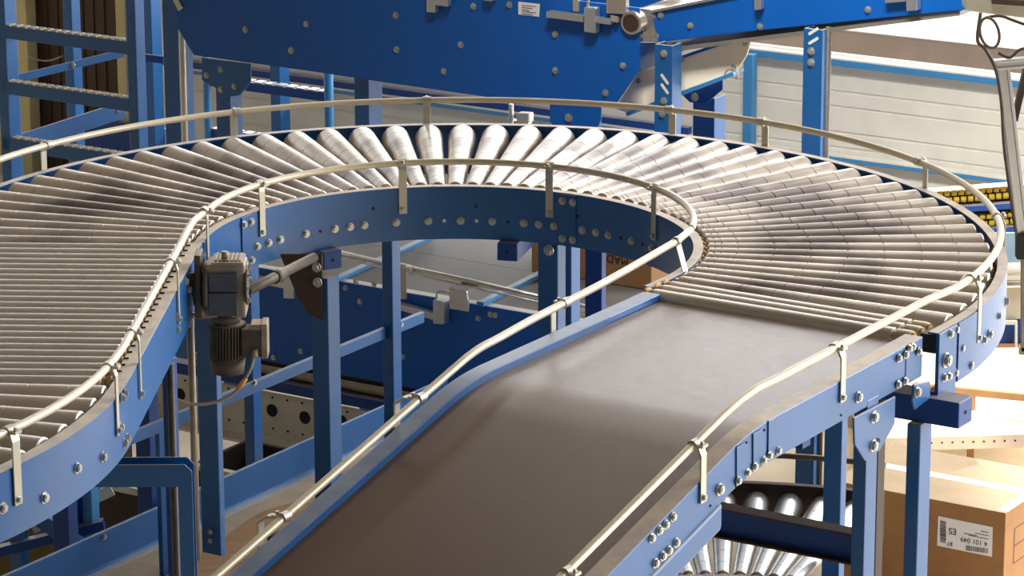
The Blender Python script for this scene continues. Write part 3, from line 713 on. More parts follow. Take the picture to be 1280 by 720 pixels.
for px, py in ((1045, 437), (867, 552), (705, 712)):
    d = ray(px, py); best = min((t*.01 for t in range(20, 300)), key=lambda t: ((lambda q: (q-CAMP).cross(d).length/(q-CAMP).length))(C0+E1*1.864+tR*t+Vector((0, 0, GZ+zp(t)))))
    P = C0+E1*1.864+tR*best+Vector((0, 0, GZ+zp(best))); bracket(g1, P, E1, .026, H+zp(best)-.055)
# inner guard: near left curve, straight, round the inside of the big curve
g2 = thing('guard_rail', C0+uL*.87+tL*.8+Vector((0, 0, H)), 'beige tube guard rail from the near left corner round the inside of the curve', 'guard rail', rz=0.)
R2 = 1.893
path2 = [pol(C2, R2, aS-R_(a), GZ) for a in range(50, 0, -2)]
path2 += [C0+uL*.868+tL*t+Vector((0, 0, GZ)) for t in (1.6, 1.2, .8, .4, .1)]
path2 += [pol(C0, .845, R_(a), GZ-.006) for a in range(172, -12, -3)]
path2 = [path2[0]]+smooth_path(path2, 2)[1:]
build('tube', MB().tube(path2, TR, 12), 'tube_metal', g2)
for a in (143.5, 102.4, 64.8, 30.2):
    n = -Vector((cos(R_(a)), sin(R_(a)), 0)); bracket(g2, pol(C0, .852, R_(a), GZ-.006), n, .852-RI+.002, H-.085)
for px, py in ((262, 264), (214, 327), (160, 415+0)):
    p = AT(px, py, GZ); t = (p-C0).dot(tL)
    if t > .05: bracket(g2, C0+uL*.868+tL*min(t, 1.62)+Vector((0, 0, GZ)), -uL, .02, H-.1, w=.022)
    else: n = -rn(p, C0); bracket(g2, pol(C0, .852, atan2(-n.y, -n.x), GZ), n, .852-RI+.002, H-.085)
p = c2pt(20, 600); n = rn(p, C2); a = atan2(n.y, n.x); bracket(g2, pol(C2, R2, a, GZ), n, RO-R2+.002, H-.10, w=.034)
p = c2pt(145, 520); n = rn(p, C2); a = atan2(n.y, n.x); bracket(g2, pol(C2, R2, a, GZ), n, RO-R2+.002, H-.10, w=.026)
# guard on the left of the belt
g3 = thing('guard_rail', C0+E1*.95+tR*1.2+Vector((0, 0, H)), 'straight then downhill beige tube guard rail along the left side of the belt', 'guard rail')
pts3 = [pol(C0, .845, R_(-12), GZ-.006), C0+E1*.835+tR*-.13+Vector((0, 0, GZ)), C0+E1*.90+tR*.45+Vector((0, 0, GZ)), C0+E1*.93+tR*.9+Vector((0, 0, GZ)), C0+E1*.95+tR*1.15+Vector((0, 0, GZ-.003)),
        C0+E1*.955+tR*1.3+Vector((0, 0, GZ+zp(1.3))), C0+E1*.958+tR*1.5+Vector((0, 0, GZ+zp(1.5))), C0+E1*.958+tR*2.2+Vector((0, 0, GZ+zp(2.2))), C0+E1*.958+tR*3.0+Vector((0, 0, GZ+zp(3.0)))]
pts3 = [pts3[0]]+smooth_path(pts3[1:], 4)
build('tube', MB().tube(pts3, TR, 12), 'tube_metal', g3)
def near_tube(px, py):
    d = ray(px, py).normalized(); best = min(pts3, key=lambda q: (q-CAMP).cross(d).length); i = pts3.index(best)
    B = None
    for j in range(max(0, i-1), min(len(pts3)-1, i+1)):
        for k in range(21):
            q = pts3[j].lerp(pts3[j+1], k/20); e_ = (q-CAMP).cross(d).length
            if B is None or e_ < B[0]: B = (e_, q)
    return B[1]
for px, py in ((845, 302), (706, 376), (520, 490), (348, 637)):
    P = near_tube(px, py); t = vC-gv(P)
    if px > 800:
        b = build('bracket', MB().slab([P+Vector((0, 0, -.01)), P+EN*.03+Vector((0, 0, -.01)), P+EN*.02+E1*.05+Vector((0, 0, -.15)), P-EN*.01+E1*.05+Vector((0, 0, -.15))], -E1*.005), 'zinc_dull', g3)
        build('clamp', MB().cyl(P-EN*.015, P+EN*.015, TR+.0035, 14), 'zinc_dull', b); continue
    r = gs(P)-sC; bracket(g3, P, -E1, r-.878+.001, H+zp(t)-.06)

# ================================================================== SUPPORTS OF THE ROLLER CURVE
ZB = H-HW
def wpost(parent, x0, x1, y, Y, z0, z1, d, mat='blue_paint', name='leg', bevel=.004, rz=GRZ, chan_=False):
    """upright member whose near left/right edges sit at pixel columns x0, x1 (at height y) and distance Y"""
    a, b = ONY(x0, y, Y), ONY(x1, y, Y); v = gv(a.lerp(b, .5)); s0, s1 = gs(ONV(x0, y, v)), gs(ONV(x1, y, v))
    return build(name, MB().gbox(s0, s1, v, v+d, z0, z1), mat, parent, bevel=bevel)
for (px, py, ro) in ((416, 325, 1.93), (634, 315, 1.93)):
    p = AT(px, py, ZB-.035); n = rn(p, C0); a = pol(C0, (p-Vector((0, 0, p.z))-C0).length, atan2(n.y, n.x), ZB-.036); b = pol(C0, ro, atan2(n.y, n.x), ZB-.036)
    cb = build('cross_beam', MB().beam(a, b, .078, .068), 'blue_deep', bend, bevel=.004)
    hole(cb, a-n*.001, -n, .006)
tA = rn(AT(416, 325, ZB-.035), C0)
lg = wpost(bend, 388, 409, 340, 12.02, 0, ZB-.07, .075)
gp = [ONY(x, y, 12.0) for x, y in [(350, 318), (402, 318), (402, 400), (385, 392), (372, 372)]]
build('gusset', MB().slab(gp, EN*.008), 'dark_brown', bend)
for q in ((396, 334), (397, 353)): bolt(bend, ONY(*q, 11.99), -EN, .014)
wpost(bend, 672, 697, 320, 12.5, 0, ZB-.07, .06); bolt(bend, ONY(686, 313, 12.47), -EN, .016)
wpost(bend, 701, 714, 330, 13.15, 0, ZB, .07); wpost(bend, 731, 752, 330, 12.75, 0, ZB, .035, 'blue_deep')
wpost(bend, 477, 490, 330, 13.05, 0, ZB, .06); wpost(bend, 302, 314, 400, 13.2, 0, ZB, .06)
p = ONS(1160, 496, gs(e)+.02)
q0, q1 = G(sC+.80, vC-.10, ZB-.045), G(sC+RO+.10, vC-.10, ZB-.045)
cb = build('cross_beam', MB().beam(q0, q1, .10, .085), 'blue_deep', bend, bevel=.004); hole(cb, q1+E1*.001, E1, .006)
wpost(bend, 1134, 1151, 520, gs(q0)*0+ (lambda P: P.y)(G(sC+RO-.02, vC-.16, 1)), 0, ZB-.088, .085)
build('gusset', MB().slab([ONS(x, y, sC+RO-.01) for x, y in [(1140, 480), (1160, 476), (1160, 497), (1141, 512), (1138, 500)]], E1*.008), 'blue_paint', bend, bevel=.002)
bolt(bend, ONS(1146, 490, sC+RO), E1, .014)
# legs of the straight and of the near curve
wpost(stg, 247, 271, 500, 11.35, ONY(260, 693, 11.35).z, ZB, .03); 
for y in (665, 676): bolt(stg, ONY(263, y, 11.34), -EN, .007)
p = ONY(241, 500, 11.25); build('conduit', MB().cyl((p.x, p.y, ONY(241, 700, 11.25).z), (p.x, p.y, ZB), .0125), 'motor_light', stg)
wpost(stg, 203, 211, 500, 10.75, 0, ZB, .05, 'blue_deep'); p = ONY(214, 500, 10.7); build('conduit', MB().cyl((p.x, p.y, 0), (p.x, p.y, ZB), .012), 'motor_grey', stg)
wpost(stg, 168, 186, 520, 12.3, 0, ZB, .06, 'blue_deep'); wpost(stg, 60, 80, 520, 12.6, 0, ZB-.1, .06, 'blue_deep')
# near stand: open channel beam with a mitred corner running down into an upright
ns = thing('support_stand', ONY(235, 640, 10.15)-Vector((0, 0, ONY(235, 640, 10.15).z)), 'dark blue open channel stand with a mitred corner, below the near left curve', 'stand', rz=0.)
YS = 10.15
def P_(x, y, dy=0.): q = ONY(x, y, YS); return Vector((q.x, q.y+dy, q.z))
zt_b, zb_b = P_(200, 581).z, P_(200, 609).z; xr = P_(240, 590).x; xl = P_(30, 590).x; xi = P_(222, 590).x
for dy in (0., .075):
    bev = .022
    outl = [(xl, zb_b), (xi, zb_b), (xi, .01), (xr, .01), (xr, zt_b-bev), (xr-bev, zt_b), (xl, zt_b)]
    build('channel_web', MB().slab([Vector((x, YS+dy, z)) for x, z in outl], Vector((0, .006, 0))), 'blue_paint', ns, bevel=.002)
build('channel_floor', MB().slab([Vector((x, YS+.007, z)) for x, z in [(xl, zb_b), (xi, zb_b), (xi, .01), (xi+.006, .01), (xi+.006, zb_b+.006), (xl, zb_b+.006)]], Vector((0, .067, 0))), 'blue_deep', ns)
build('foot_plate', MB().slab([Vector((xi-.05, YS-.04, 0)), Vector((xr+.05, YS-.04, 0)), Vector((xr+.05, YS+.12, 0)), Vector((xi-.05, YS+.12, 0))], Vector((0, 0, .01))), 'blue_paint', ns)
build('bearer', MB().wbox((xl+.02, YS+.04, (zt_b+ZB)/2), (.06, .07, max(.02, ZB-zt_b-.002))), 'blue_deep', ns)
# legs of the belt conveyor
gz = [ONS(x, y, SR+.001) for x, y in [(1065, 522), (1117, 495), (1116, 529), (1098, 562), (1079, 576), (1066, 555)]]
build('gusset', MB().slab(gz, E1*.007), 'blue_paint', bc, bevel=.002)
for q in ((1092, 521), (1091, 557)): bolt(bc, ONS(*q, SR+.008), E1, .015)
hole(bc, ONS(1098, 550, SR+.008), E1, .005, .012, .6)
vl = gv(ONS(1083, 560, SR)); v2 = gv(ONS(1097, 560, SR))
build('leg', MB().gbox(SR-.045, SR, vl, v2, 0, H-.11), 'blue_paint', bc, bevel=.003)
build('leg', MB().gbox(SR-.02, SR+.0, v2+.004, v2+.055, 0, H-.14), 'dark_brown', bc, bevel=.003)
v3 = gv(ONY(1040, 560, 12.0)); a, b = gs(ONV(1030, 560, v3)), gs(ONV(1052, 560, v3))
build('leg', MB().gbox(a, b, v3, v3+.045, 0, ZB), 'blue_paint', bend, bevel=.003)
a = vC-.85; build('cross_beam', MB().gbox(sC+.90, SR-.06, a, a+.05, H-.19, H-.135), 'blue_deep', bc)
build('leg', MB().gbox(sC+.885, sC+.93, vl-.02, v2, 0, H-.13), 'blue_deep', bc)

# ================================================================== GEAR MOTOR under the straight
YG = 11.12
gm = thing('gear_motor', ONY(283, 470, YG), 'dusty grey gear motor hanging upright beside the inner blue rail at the left', 'motor', rz=0.)
def gx(px, py, dy=0.): q = ONY(px, py, YG); return Vector((q.x, q.y+dy, q.z))
def fbox(x0, x1, y0, y1, d0, d1): a, b = gx(x0, y1), gx(x1, y0); return MB().hexa([Vector(q) for q in
    [(a.x, YG+d0, a.z), (b.x, YG+d0, a.z), (b.x, YG+d1, a.z), (a.x, YG+d1, a.z), (a.x, YG+d0, b.z), (b.x, YG+d0, b.z), (b.x, YG+d1, b.z), (a.x, YG+d1, b.z)]])
gb = build('gearbox', fbox(258, 306, 331, 398, 0, .12), 'motor_light', gm, bevel=.008)
build('cover', fbox(261, 297, 341, 364, -.014, 0), 'motor_cover', gb, bevel=.003); build('cover', fbox(261, 297, 365, 394, -.016, 0), 'motor_cover', gb, bevel=.003)
m = MB()
for k in range(7): x = 268+k*5; bb = fbox(x, x+2.6, 326, 332, .01, .11); m.add(bb.v, bb.f)
bb = fbox(264, 304, 328, 332, -.004, .12); m.add(bb.v, bb.f); build('cooling_fins', m, 'motor_light', gb)
build('breather_plug', MB().cyl(gx(280, 326, .03), gx(280, 317, .03), .012, 10), 'motor_light', gb)
build('oil_plate', MB().cyl(gx(280, 334, .028), gx(280, 329, .028), .032, 20), 'motor_light', gb)
build('flange', MB().cyl(gx(254, 362, .05), gx(260, 362, .05), .085, 28), 'motor_grey', gb)
build('flange', MB().cyl(gx(306, 360, .05), gx(309, 360, .05), .07, 24), 'motor_grey', gb)
for t in range(8):
    a = 2*pi*t/8; q = gx(309, 360, .05); bolt(gb, q+Vector((0, .058*cos(a), .058*sin(a))), (1, 0, 0), .008)
build('neck', MB().cyl(gx(281, 396, .05), gx(281, 408, .05), .055, 24, .048), 'motor_grey', gm)
mo = build('motor_body', MB().cyl(gx(283, 407, .05), gx(283, 450, .05), .052, 28), 'motor_grey', gm)
m = MB()
for k in range(36):
    a = 2*pi*k/36; d = Vector((cos(a), sin(a), 0)); c = gx(283, 409, .05); c2 = gx(283, 449, .05)
    m.beam(c+d*.056, c2+d*.056, .0045, .014, d)
build('cooling_fins', m, 'motor_grey', mo)
build('fan_cowl', MB().cyl(gx(283, 450, .05), gx(283, 470, .05), .062, 28, .056), 'motor_grey', gm)
tb = build('terminal_box', fbox(302, 333, 412, 447, .0, .075), 'motor_grey', gm, bevel=.004)
build('box_lid', fbox(327, 334, 405, 448, -.006, .085), 'motor_light', tb, bevel=.003)
build('box_top', fbox(313, 330, 406, 413, .0, .075), 'motor_light', tb, bevel=.002)
build('cable_gland', MB().cyl(gx(319, 446, -.012), gx(318, 437, -.002), .012, 10), 'motor_light', tb)
cb_ = smooth_path([gx(318, 444, -.012), gx(314, 458, -.02), gx(306, 472, -.03), gx(298, 483, -.03), gx(285, 494, -.03), gx(262, 500, -.04), gx(238, 499, -.05), gx(216, 488, -.06), gx(203, 472, -.06), gx(196, 455, -.05)], 5)
build('cable', MB().tube(cb_, .0055, 8), 'cable_grey', gm)
build('cable_sleeve', MB().cyl(gx(308, 470, -.028), gx(298, 483, -.03), .008, 10), 'orange', gm)
build('torque_arm', MB().beam(gx(250, 385, .05), gx(243, 345, .05), .05, .02, Vector((0, 1, 0))), 'motor_grey', gm)
q = gx(243, 392, .04); build('mount_lug', MB().cyl(q, q+Vector((.05, 0, 0)), .03, 18), 'motor_light', gm)
build('hanger', MB().wbox(gx(247, 360, .06), (.022, .10, .22)), 'motor_grey', gm, bevel=.004)
sh = thing('drive_shaft', ONY(350, 340, 11.6), 'dusty round drive shaft reaching from the gear motor towards the brown bracket', 'shaft', rz=0.)
build('shaft', MB().cyl(ONY(308, 364, 11.2), ONY(392, 322, 11.95), .018), 'motor_grey', sh)
build('coupling', MB().cyl(ONY(343, 347, 11.5), ONY(352, 342, 11.58), .023), 'motor_grey', sh)

# ================================================================== LOWER CONVEYOR SEEN THROUGH THE CURVE
VL = 11.95
lo = thing('lower_belt_conveyor', G(gs(ONV(560, 430, VL)), VL, .9), 'lower grey belt conveyor with deep blue side, seen through the opening under the curve', 'conveyor')
zl = ONV(560, 375, VL).z; a, b = gs(ONV(236, 330, VL)), gs(ONV(900, 430, VL)); zlb = ONV(540, 490, VL).z
build('side_plate', MB().gbox(a, b, VL, VL+.012, zlb, zl), 'blue_clean', lo, bevel=.002)
build('side_plate', MB().gbox(a, b, VL+1.45, VL+1.462, zlb, zl+.01), 'blue_clean', lo, bevel=.002)
build('edge_strip', MB().gbox(a, b, VL+.013, VL+.07, zl-.03, zl-.004), 'panel_white', lo)
m = MB(); m.gbox(a, b, VL+.075, VL+.62, zl-.03, zl-.008); m.gbox(a, b, VL+.624, VL+1.445, zl-.03, zl-.008); build('belt', m, 'belt_low', lo)
build('guard_tube', MB().cyl(ONV(424, 316, VL+.05), ONV(760, 390, VL+.05), .012, 12), 'zinc', lo)
build('guard_tube', MB().cyl(ONV(424, 320, VL+.05)-EN*.02, ONV(760, 395, VL+.05)-EN*.02, .005, 8), 'zinc', lo)
for x, y0, y1 in ((504, 334, 374), (745, 386, 420)):
    build('bracket', MB().slab([ONV(x-4, y0, VL-.006), ONV(x+4, y0+1, VL-.006), ONV(x+4, y1, VL-.006), ONV(x-4, y1, VL-.006)], EN*.005), 'zinc_dull', lo, bevel=.002)
    bolt(lo, ONV(x, y1-6, VL-.007), -EN, .009)
build('clamp', MB().cyl(ONV(500, 333, VL+.03), ONV(515, 337, VL+.03), .018, 12), 'zinc_dull', lo)
for (p0, p1) in (((413, 352), (540, 296)), ((600, 380), (700, 330))):
    P0_, P1_ = AT(*p0, zl+.015), AT(*p1, zl+.015); build('cross_strip', MB().beam(P0_, P1_, .035, .02), 'blue_light', lo, bevel=.003)
for (p0, p1) in (((320, 348), (398, 364)), ((500, 382), (548, 396))):
    build('sensor_rail', MB().beam(ONV(*p0, VL-.03), ONV(*p1, VL-.03), .04, .028), 'aluminium', lo, bevel=.002)
for x, y0, y1 in ((354, 343, 374), (541, 375, 406)):
    build('clamp_block', MB().slab([ONV(x, y0, VL-.06), ONV(x+13, y0+2, VL-.06), ONV(x+13, y1, VL-.06), ONV(x, y1-1, VL-.06)], EN*.05), 'aluminium', lo, bevel=.004)
build('bent_rod', MB().tube(smooth_path([ONV(546, 378, VL-.035), ONV(546, 367, VL-.035), ONV(549, 364, VL-.035), ONV(562, 366, VL-.03)], 4), .005, 8), 'zinc', lo)
sb_ = build('sensor_housing', MB().slab([ONV(561, 361, VL-.05), ONV(583, 365, VL-.05), ONV(586, 390, VL-.05), ONV(562, 386, VL-.05)], EN*.012), 'zinc', lo, bevel=.002)
build('sensor_top', MB().slab([ONV(561, 361, VL-.05), ONV(583, 365, VL-.05), ONV(583, 365, VL-.05)+EN*.10, ONV(561, 361, VL-.05)+EN*.10], Vector((0, 0, .005))), 'zinc', lo)
for q in ((420, 362), (432, 360), (450, 377), (445, 352), (468, 355), (376, 439), (342, 447), (504, 446), (320, 371), (613, 393), (619, 394), (598, 398), (562, 463)): bolt(lo, ONV(*q, VL), -EN, .010)
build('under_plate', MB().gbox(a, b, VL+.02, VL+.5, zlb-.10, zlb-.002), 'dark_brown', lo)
rl = ONV(450, 484, VL+.0); build('return_roller', MB().cyl(G(a, VL+.0, ONV(450, 484, VL).z), G(b, VL+.0, ONV(450, 484, VL).z), .02, 14), 'motor_light', lo)
z1, z0 = ONV(440, 493, VL-.02).z, ONV(440, 506, VL-.02).z
build('frame_rail', MB().gbox(a-.6, b, VL-.04, VL+.03, z0, z1), 'blue_deep', lo, bevel=.003)
for x in (300, 760): s_ = gs(ONV(x, 480, VL+.3)); build('leg', MB().gbox(s_, s_+.06, VL+.3, VL+.36, 0, zlb-.1), 'blue_deep', lo)
# perforated steel beam beneath
zc1, zc0 = ONV(400, 502, VL).z, ONV(400, 560, VL).z
pf = thing('perforated_beam', G(gs(ONV(380, 530, VL)), VL, zc0), 'off white steel beam with large round holes, low under the roller curve', 'beam')
aa, bb_ = gs(ONV(120, 500, VL)), gs(ONV(640, 540, VL))
build('web', MB().gbox(aa, bb_, VL-.004, VL+.002, zc0, zc1), 'perforated', pf)
build('lower_flange', MB().gbox(aa, bb_, VL-.10, VL-.005, zc0-.012, zc0), 'perforated', pf)
for q in ((340, 513), (381, 522), (427, 527), (225, 493)): hole(pf, ONV(*q, VL-.005), -EN, .030)
for k in range(28):
    s_ = aa+(bb_-aa)*(k+.5)/28
    for z in (zc1-.022, zc0+.05): hole(pf, G(s_, VL-.005, z), -EN, .0055)
for x in (150, 620): s_ = gs(ONV(x, 530, VL+.05)); build('leg', MB().gbox(s_, s_+.06, VL+.003, VL+.06, 0, zc1-.01), 'dark_brown', pf)
cz = thing('equipment_bin', AT(300, 600, .45), 'dark brown open bin standing low behind the sloping blue chute side', 'bin')
c_ = AT(290, 590, .75); s_, v_ = gs(c_), gv(c_)
m = MB(); m.gbox(s_-.16, s_+.5, v_-.12, v_-.10, 0, .78); m.gbox(s_-.16, s_+.5, v_+.3, v_+.32, 0, .78); m.gbox(s_-.16, s_-.14, v_-.10, v_+.3, 0, .78); m.gbox(s_+.48, s_+.5, v_-.10, v_+.3, 0, .78); m.gbox(s_-.14, s_+.48, v_-.10, v_+.3, 0, .02)
build('bin_body', m, 'dark_brown', cz); build('rim', MB().gbox(s_-.17, s_+.51, v_-.13, v_-.098, .78, .80), 'perforated', cz)
# ================================================================== CHUTE CONVEYOR running towards the camera under everything
SCH = -7.658
ch = thing('chute', G(SCH+.5, gv(AT(300, 600, 1.1)), 0), 'low chute with blue side board and dusty beige bed under the near left curve', 'chute')
za, zb_ = 1.2, 1.056; v0c, v1c = 8.4, 13.6
va, vb = gv(ONS(-160, 780, SCH)), gv(ONS(560, 480, SCH))
build('side_board', MB().gbox(SCH-.012, SCH, va, vb, zb_-.01, za), 'blue_mid', ch, bevel=.003)
build('side_trim', MB().gbox(SCH, SCH+.02, va, vb, zb_-.012, zb_+.002), 'aluminium', ch)
build('bed', MB().gbox(SCH+.021, SCH+.9, va, vb, zb_-.03, zb_-.008), 'bed_dusty', ch)
build('plywood_sheet', MB().slab([AT(x, y, zb_-.006) for x, y in [(195, 730), (330, 640), (430, 610), (430, 800), (150, 800)]], Vector((0, 0, .005))), 'plywood', ch)
build('side_board', MB().gbox(SCH+.9, SCH+.912, va, vb, zb_-.01, za), 'blue_paint', ch, bevel=.003)
for q in ((130, 671), (262, 579+8)): bolt(ch, ONS(*q, SCH+.001), E1, .009)
for v_ in (va+.6, (va+vb)/2, vb-.4):
    for s_ in (SCH+.05, SCH+.8): build('leg', MB().gbox(s_, s_+.05, v_, v_+.05, 0, zb_-.03), 'blue_paint', ch)
# diagonal brace bar above the chute
zb1 = 1.62; P0_, P1_ = AT(150, 553, zb1), AT(528, 396, zb1)
dbb = thing('brace_bar', P0_.lerp(P1_, .5), 'flat mid blue bar with a pale top edge running diagonally behind the gear motor', 'bar')
build('bar', MB().beam(P0_, P1_, .02, .045), 'blue_mid', dbb, bevel=.002)
for q in ((318, 478), (501, 406)):
    d_ = ray(*q); t_ = (P0_.dot(E1)-CAMP.dot(E1)+.012)/d_.dot(E1); bolt(dbb, CAMP+d_*t_, E1, .009)
a_ = P0_.lerp(P1_, .12); build('hanger', MB().gbox(gs(a_)-.01, gs(a_)+.01, gv(a_)-.02, gv(a_)+.02, 0, a_.z-.02), 'blue_paint', dbb)
a_ = P0_.lerp(P1_, .885); build('hanger', MB().gbox(gs(a_)-.01, gs(a_)+.01, gv(a_)-.02, gv(a_)+.02, 0, a_.z-.02), 'blue_paint', dbb)
# low blue frame seen in the bottom left corner
lf = thing('floor_frame', AT(70, 640, .5)*1.0-Vector((0, 0, .5)), 'low blue frame of posts and a slanting bar at the bottom left behind the chute', 'frame')
YF = 13.4
for x0, x1, mt in ((103, 115, 'blue_light'), (86, 94, 'blue_deep'), (10, 24, 'blue_paint')):
    a_, b2_ = ONY(x0, 640, YF), ONY(x1, 640, YF); v_ = gv(a_.lerp(b2_, .5)); s0_, s1_ = gs(ONV(x0, 640, v_)), gs(ONV(x1, 640, v_))
    build('post', MB().gbox(s0_, s1_, v_, v_+.05, 0, 1.35), mt, lf, bevel=.003)
build('brace', MB().beam(ONY(50, 648, YF-.1), ONY(112, 690, YF-.1), .05, .06), 'blue_paint', lf, bevel=.003)
build('rail', MB().beam(ONY(-30, 696, YF), ONY(130, 655, YF), .05, .04), 'blue_deep', lf)
build('perforated_strip', MB().beam(ONY(40, 660, YF+.1), ONY(140, 612, YF+.1), .01, .05), 'perforated', lf)

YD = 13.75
db = thing('shade_block', ONY(165, 640, YD)-Vector((0, 0, ONY(165, 640, YD).z)), 'added near black housing in the shade behind the near open channel stand', 'shade block')
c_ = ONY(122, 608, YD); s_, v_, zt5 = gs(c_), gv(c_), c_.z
build('block', MB().gbox(s_, s_+.28, v_, v_+.5, 0, zt5), 'dark_brown', db, bevel=.005)  # dark block added where there is only a shaded void
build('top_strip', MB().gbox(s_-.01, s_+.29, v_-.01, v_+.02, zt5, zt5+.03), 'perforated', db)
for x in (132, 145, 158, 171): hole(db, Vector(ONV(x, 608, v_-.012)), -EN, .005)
ol = thing('storage_box', ONY(60, 670, 14.3)-Vector((0, 0, ONY(60, 670, 14.3).z)), 'dull olive box low in the bottom left corner behind the blue posts', 'box')
c_ = ONY(-20, 640, 14.3); build('box_body', MB().gbox(gs(c_), gs(c_)+.42, gv(c_), gv(c_)+.4, 0, c_.z), 'olive', ol, bevel=.004)
build('box_lid', MB().gbox(gs(c_)-.01, gs(c_)+.43, gv(c_)-.01, gv(c_)+.41, c_.z, c_.z+.02), 'olive', ol, bevel=.004)
# ================================================================== LOWER ROLLER CURVE at the bottom right
ZL = 1.05
C3 = (.716, 11.02)
lc = thing('roller_curve', (C3[0], C3[1], 0), 'lower curve of tapered steel rollers at bottom right, half hidden by the belt conveyor', 'conveyor', rz=0.)
R3 = 1.80
build('outer_rail', MB().sweep([(C3[0]+R3*cos(a), C3[1]+R3*sin(a), ZL+.03, cos(a), sin(a)) for a in [R_(66+3*k) for k in range(30)]], section(0, -.03)), 'dark_brown', lc, smooth_angle=35)  # blue rail coloured dark brown, its shadow put into the colour
build('inner_rail', MB().sweep([(C3[0]+.78*cos(a), C3[1]+.78*sin(a), ZL, cos(a), sin(a)) for a in [R_(66+3*k) for k in range(30)]], section(0, .03)), 'blue_deep', lc, smooth_angle=35)
a3 = [R_(73.5+4.3*k) for k in range(-1, 17)]
prof3 = [(x, r*.98, z*.98) for x, r, z in taper_profile(.84, 1.755)]
w3 = lambda a: Matrix.Translation((C3[0], C3[1], ZL+.004))@Matrix.Rotation(a, 4, 'Z')
r3 = roller_proto(lc, w3(a3[0]), .84, 1.755, 'sleeve_steel', prof3); copies(r3, lc, [w3(a) for a in a3[1:]])
build('guard_tube', MB().tube([pol(C3, 1.80, R_(66+3*k), ZL+.14) for k in range(30)], .012), 'motor_grey', lc)
for a in (67, 100, 135):
    build('guard_bracket', MB().beam(pol(C3, 1.806, R_(a), ZL-.05), pol(C3, 1.806, R_(a), ZL+.14), .02, .005, Vector((cos(R_(a)), sin(R_(a)), 0))), 'zinc_dull', lc)
    for r_ in (R3-.04, .80): q = pol(C3, r_, R_(a)); build('leg', MB().wbox((q.x, q.y, (ZL-.17)/2), (.05, .05, ZL-.17), R_(a)), 'blue_deep', lc)
a_, b2_ = ONY(880, 654, 12.35), ONY(1075, 697, 11.9)
xb = thing('cross_beam', a_.lerp(b2_, .5), 'dark blue beam with brown dusty edges crossing above the lower roller curve', 'beam')
c0_, c1_ = ONY(880, 652, 12.0), ONY(1075, 692, 11.75)
c1_.z = c0_.z; 
vbm = gv(ONS(1068, 680, SR-.05)); zbm = ONV(985, 667, vbm+.03).z
ax, bx = gs(ONV(860, 650, vbm+.03)), SR-.05
build('web', MB().gbox(ax, bx, vbm+.03, vbm+.036, zbm-.045, zbm+.045), 'blue_deep', xb)
build('upper_flange', MB().gbox(ax, bx, vbm, vbm+.06, zbm+.045, zbm+.051), 'dark_brown', xb)
build('lower_flange', MB().gbox(ax, bx, vbm, vbm+.06, zbm-.051, zbm-.045), 'dark_brown', xb)

# ================================================================== BOXES
def text_mesh(body, size):
    cu = bpy.data.curves.new('text', 'FONT'); cu.body = body; cu.size = size; cu.extrude = .0004; ob = bpy.data.objects.new('tmp', cu); COL.objects.link(ob)
    dg = bpy.context.evaluated_depsgraph_get(); me = bpy.data.meshes.new_from_object(ob.evaluated_get(dg)); bpy.data.objects.remove(ob)
    return [v.co.copy() for v in me.vertices], [tuple(p.vertices) for p in me.polygons]
def write(parent, body, org, ax_, ay_, size, mat='ink', name='printed_text', bold=0.):
    V, Fc = text_mesh(body, size); w = max(v.x for v in V); az = ax_.cross(ay_)
    m = MB(); m.add([org+ax_*v.x+ay_*v.y+az*(v.z+.0006) for v in V], Fc); return build(name, m, mat, parent)
UPZ = Vector((0, 0, 1))
VB = 12.95
bx_ = thing('cardboard_box', G(gs(ONV(1180, 700, VB)), VB+.3, 0), 'large brown cardboard box with a white shipping label, at the bottom right', 'box')
pA, pB = ONV(1040, 600, VB), ONV(1257, 642, VB); zt4 = pB.z; s0_, s1_ = gs(pA), gs(pB); D4 = .62
build('carton', MB().gbox(s0_, s1_, VB, VB+D4, .0, zt4), 'cardboard', bx_, bevel=.004)
build('sunlit_lid', MB().gbox(s0_+.001, s1_-.001, VB+.001, VB+D4-.001, zt4, zt4+.002), 'cardboard_sunlit', bx_)  # top sheet coloured paler to carry the sunlight on the box
build('tape', MB().gbox(s0_, s1_+.001, VB+D4*.5-.03, VB+D4*.5+.03, zt4+.0021, zt4+.003), 'tape', bx_)
build('tape', MB().gbox(s1_-.045, s1_+.0015, VB+.02, VB+D4*.9, zt4+.0022, zt4+.0034), 'tape', bx_)
lbp = [ONV(x, y, VB-.001) for x, y in [(1173, 645), (1241, 659), (1240, 696), (1171.5, 682)]]
lb = build('shipping_label', MB().slab(lbp, -EN*.0012), 'paper', bx_)
def LP(x, y): return ONV(1160+x/8.467, 635+y/8.467, VB-.0025)
def unit(px): return px/8.467*(LP(0, 0).dot(EN)*0+16.3/4290)
write(lb, '4 101 049', LP(632, 360)+Vector((0, 0, 0)), -E1, -UPZ, .032, name='printed_number')
write(lb, 'ES', LP(305, 225), -E1, -UPZ, .041); write(lb, 'BT', LP(262, 368), -E1, -UPZ, .024)
m = MB(); rnd = random.Random(3)
x = 400.
while x < 640:
    w_ = rnd.choice((3, 5, 8)); t = (x-400)/240; y0 = 395+t*35
    m.slab([LP(x, y0), LP(x+w_, y0+w_*.15), LP(x+w_, y0+52), LP(x, y0+52)], -EN*.0006); x += w_+rnd.choice((4, 6))
build('barcode', m, 'ink', lb); m = MB()
y = 140.
while y < 365:
    h_ = rnd.choice((3, 6, 9)); m.slab([LP(128, y-8), LP(190, y+4), LP(190, y+4+h_), LP(128, y-8+h_)], -EN*.0006); y += h_+rnd.choice((4, 7))
build('barcode', m, 'ink', lb)
m = MB()
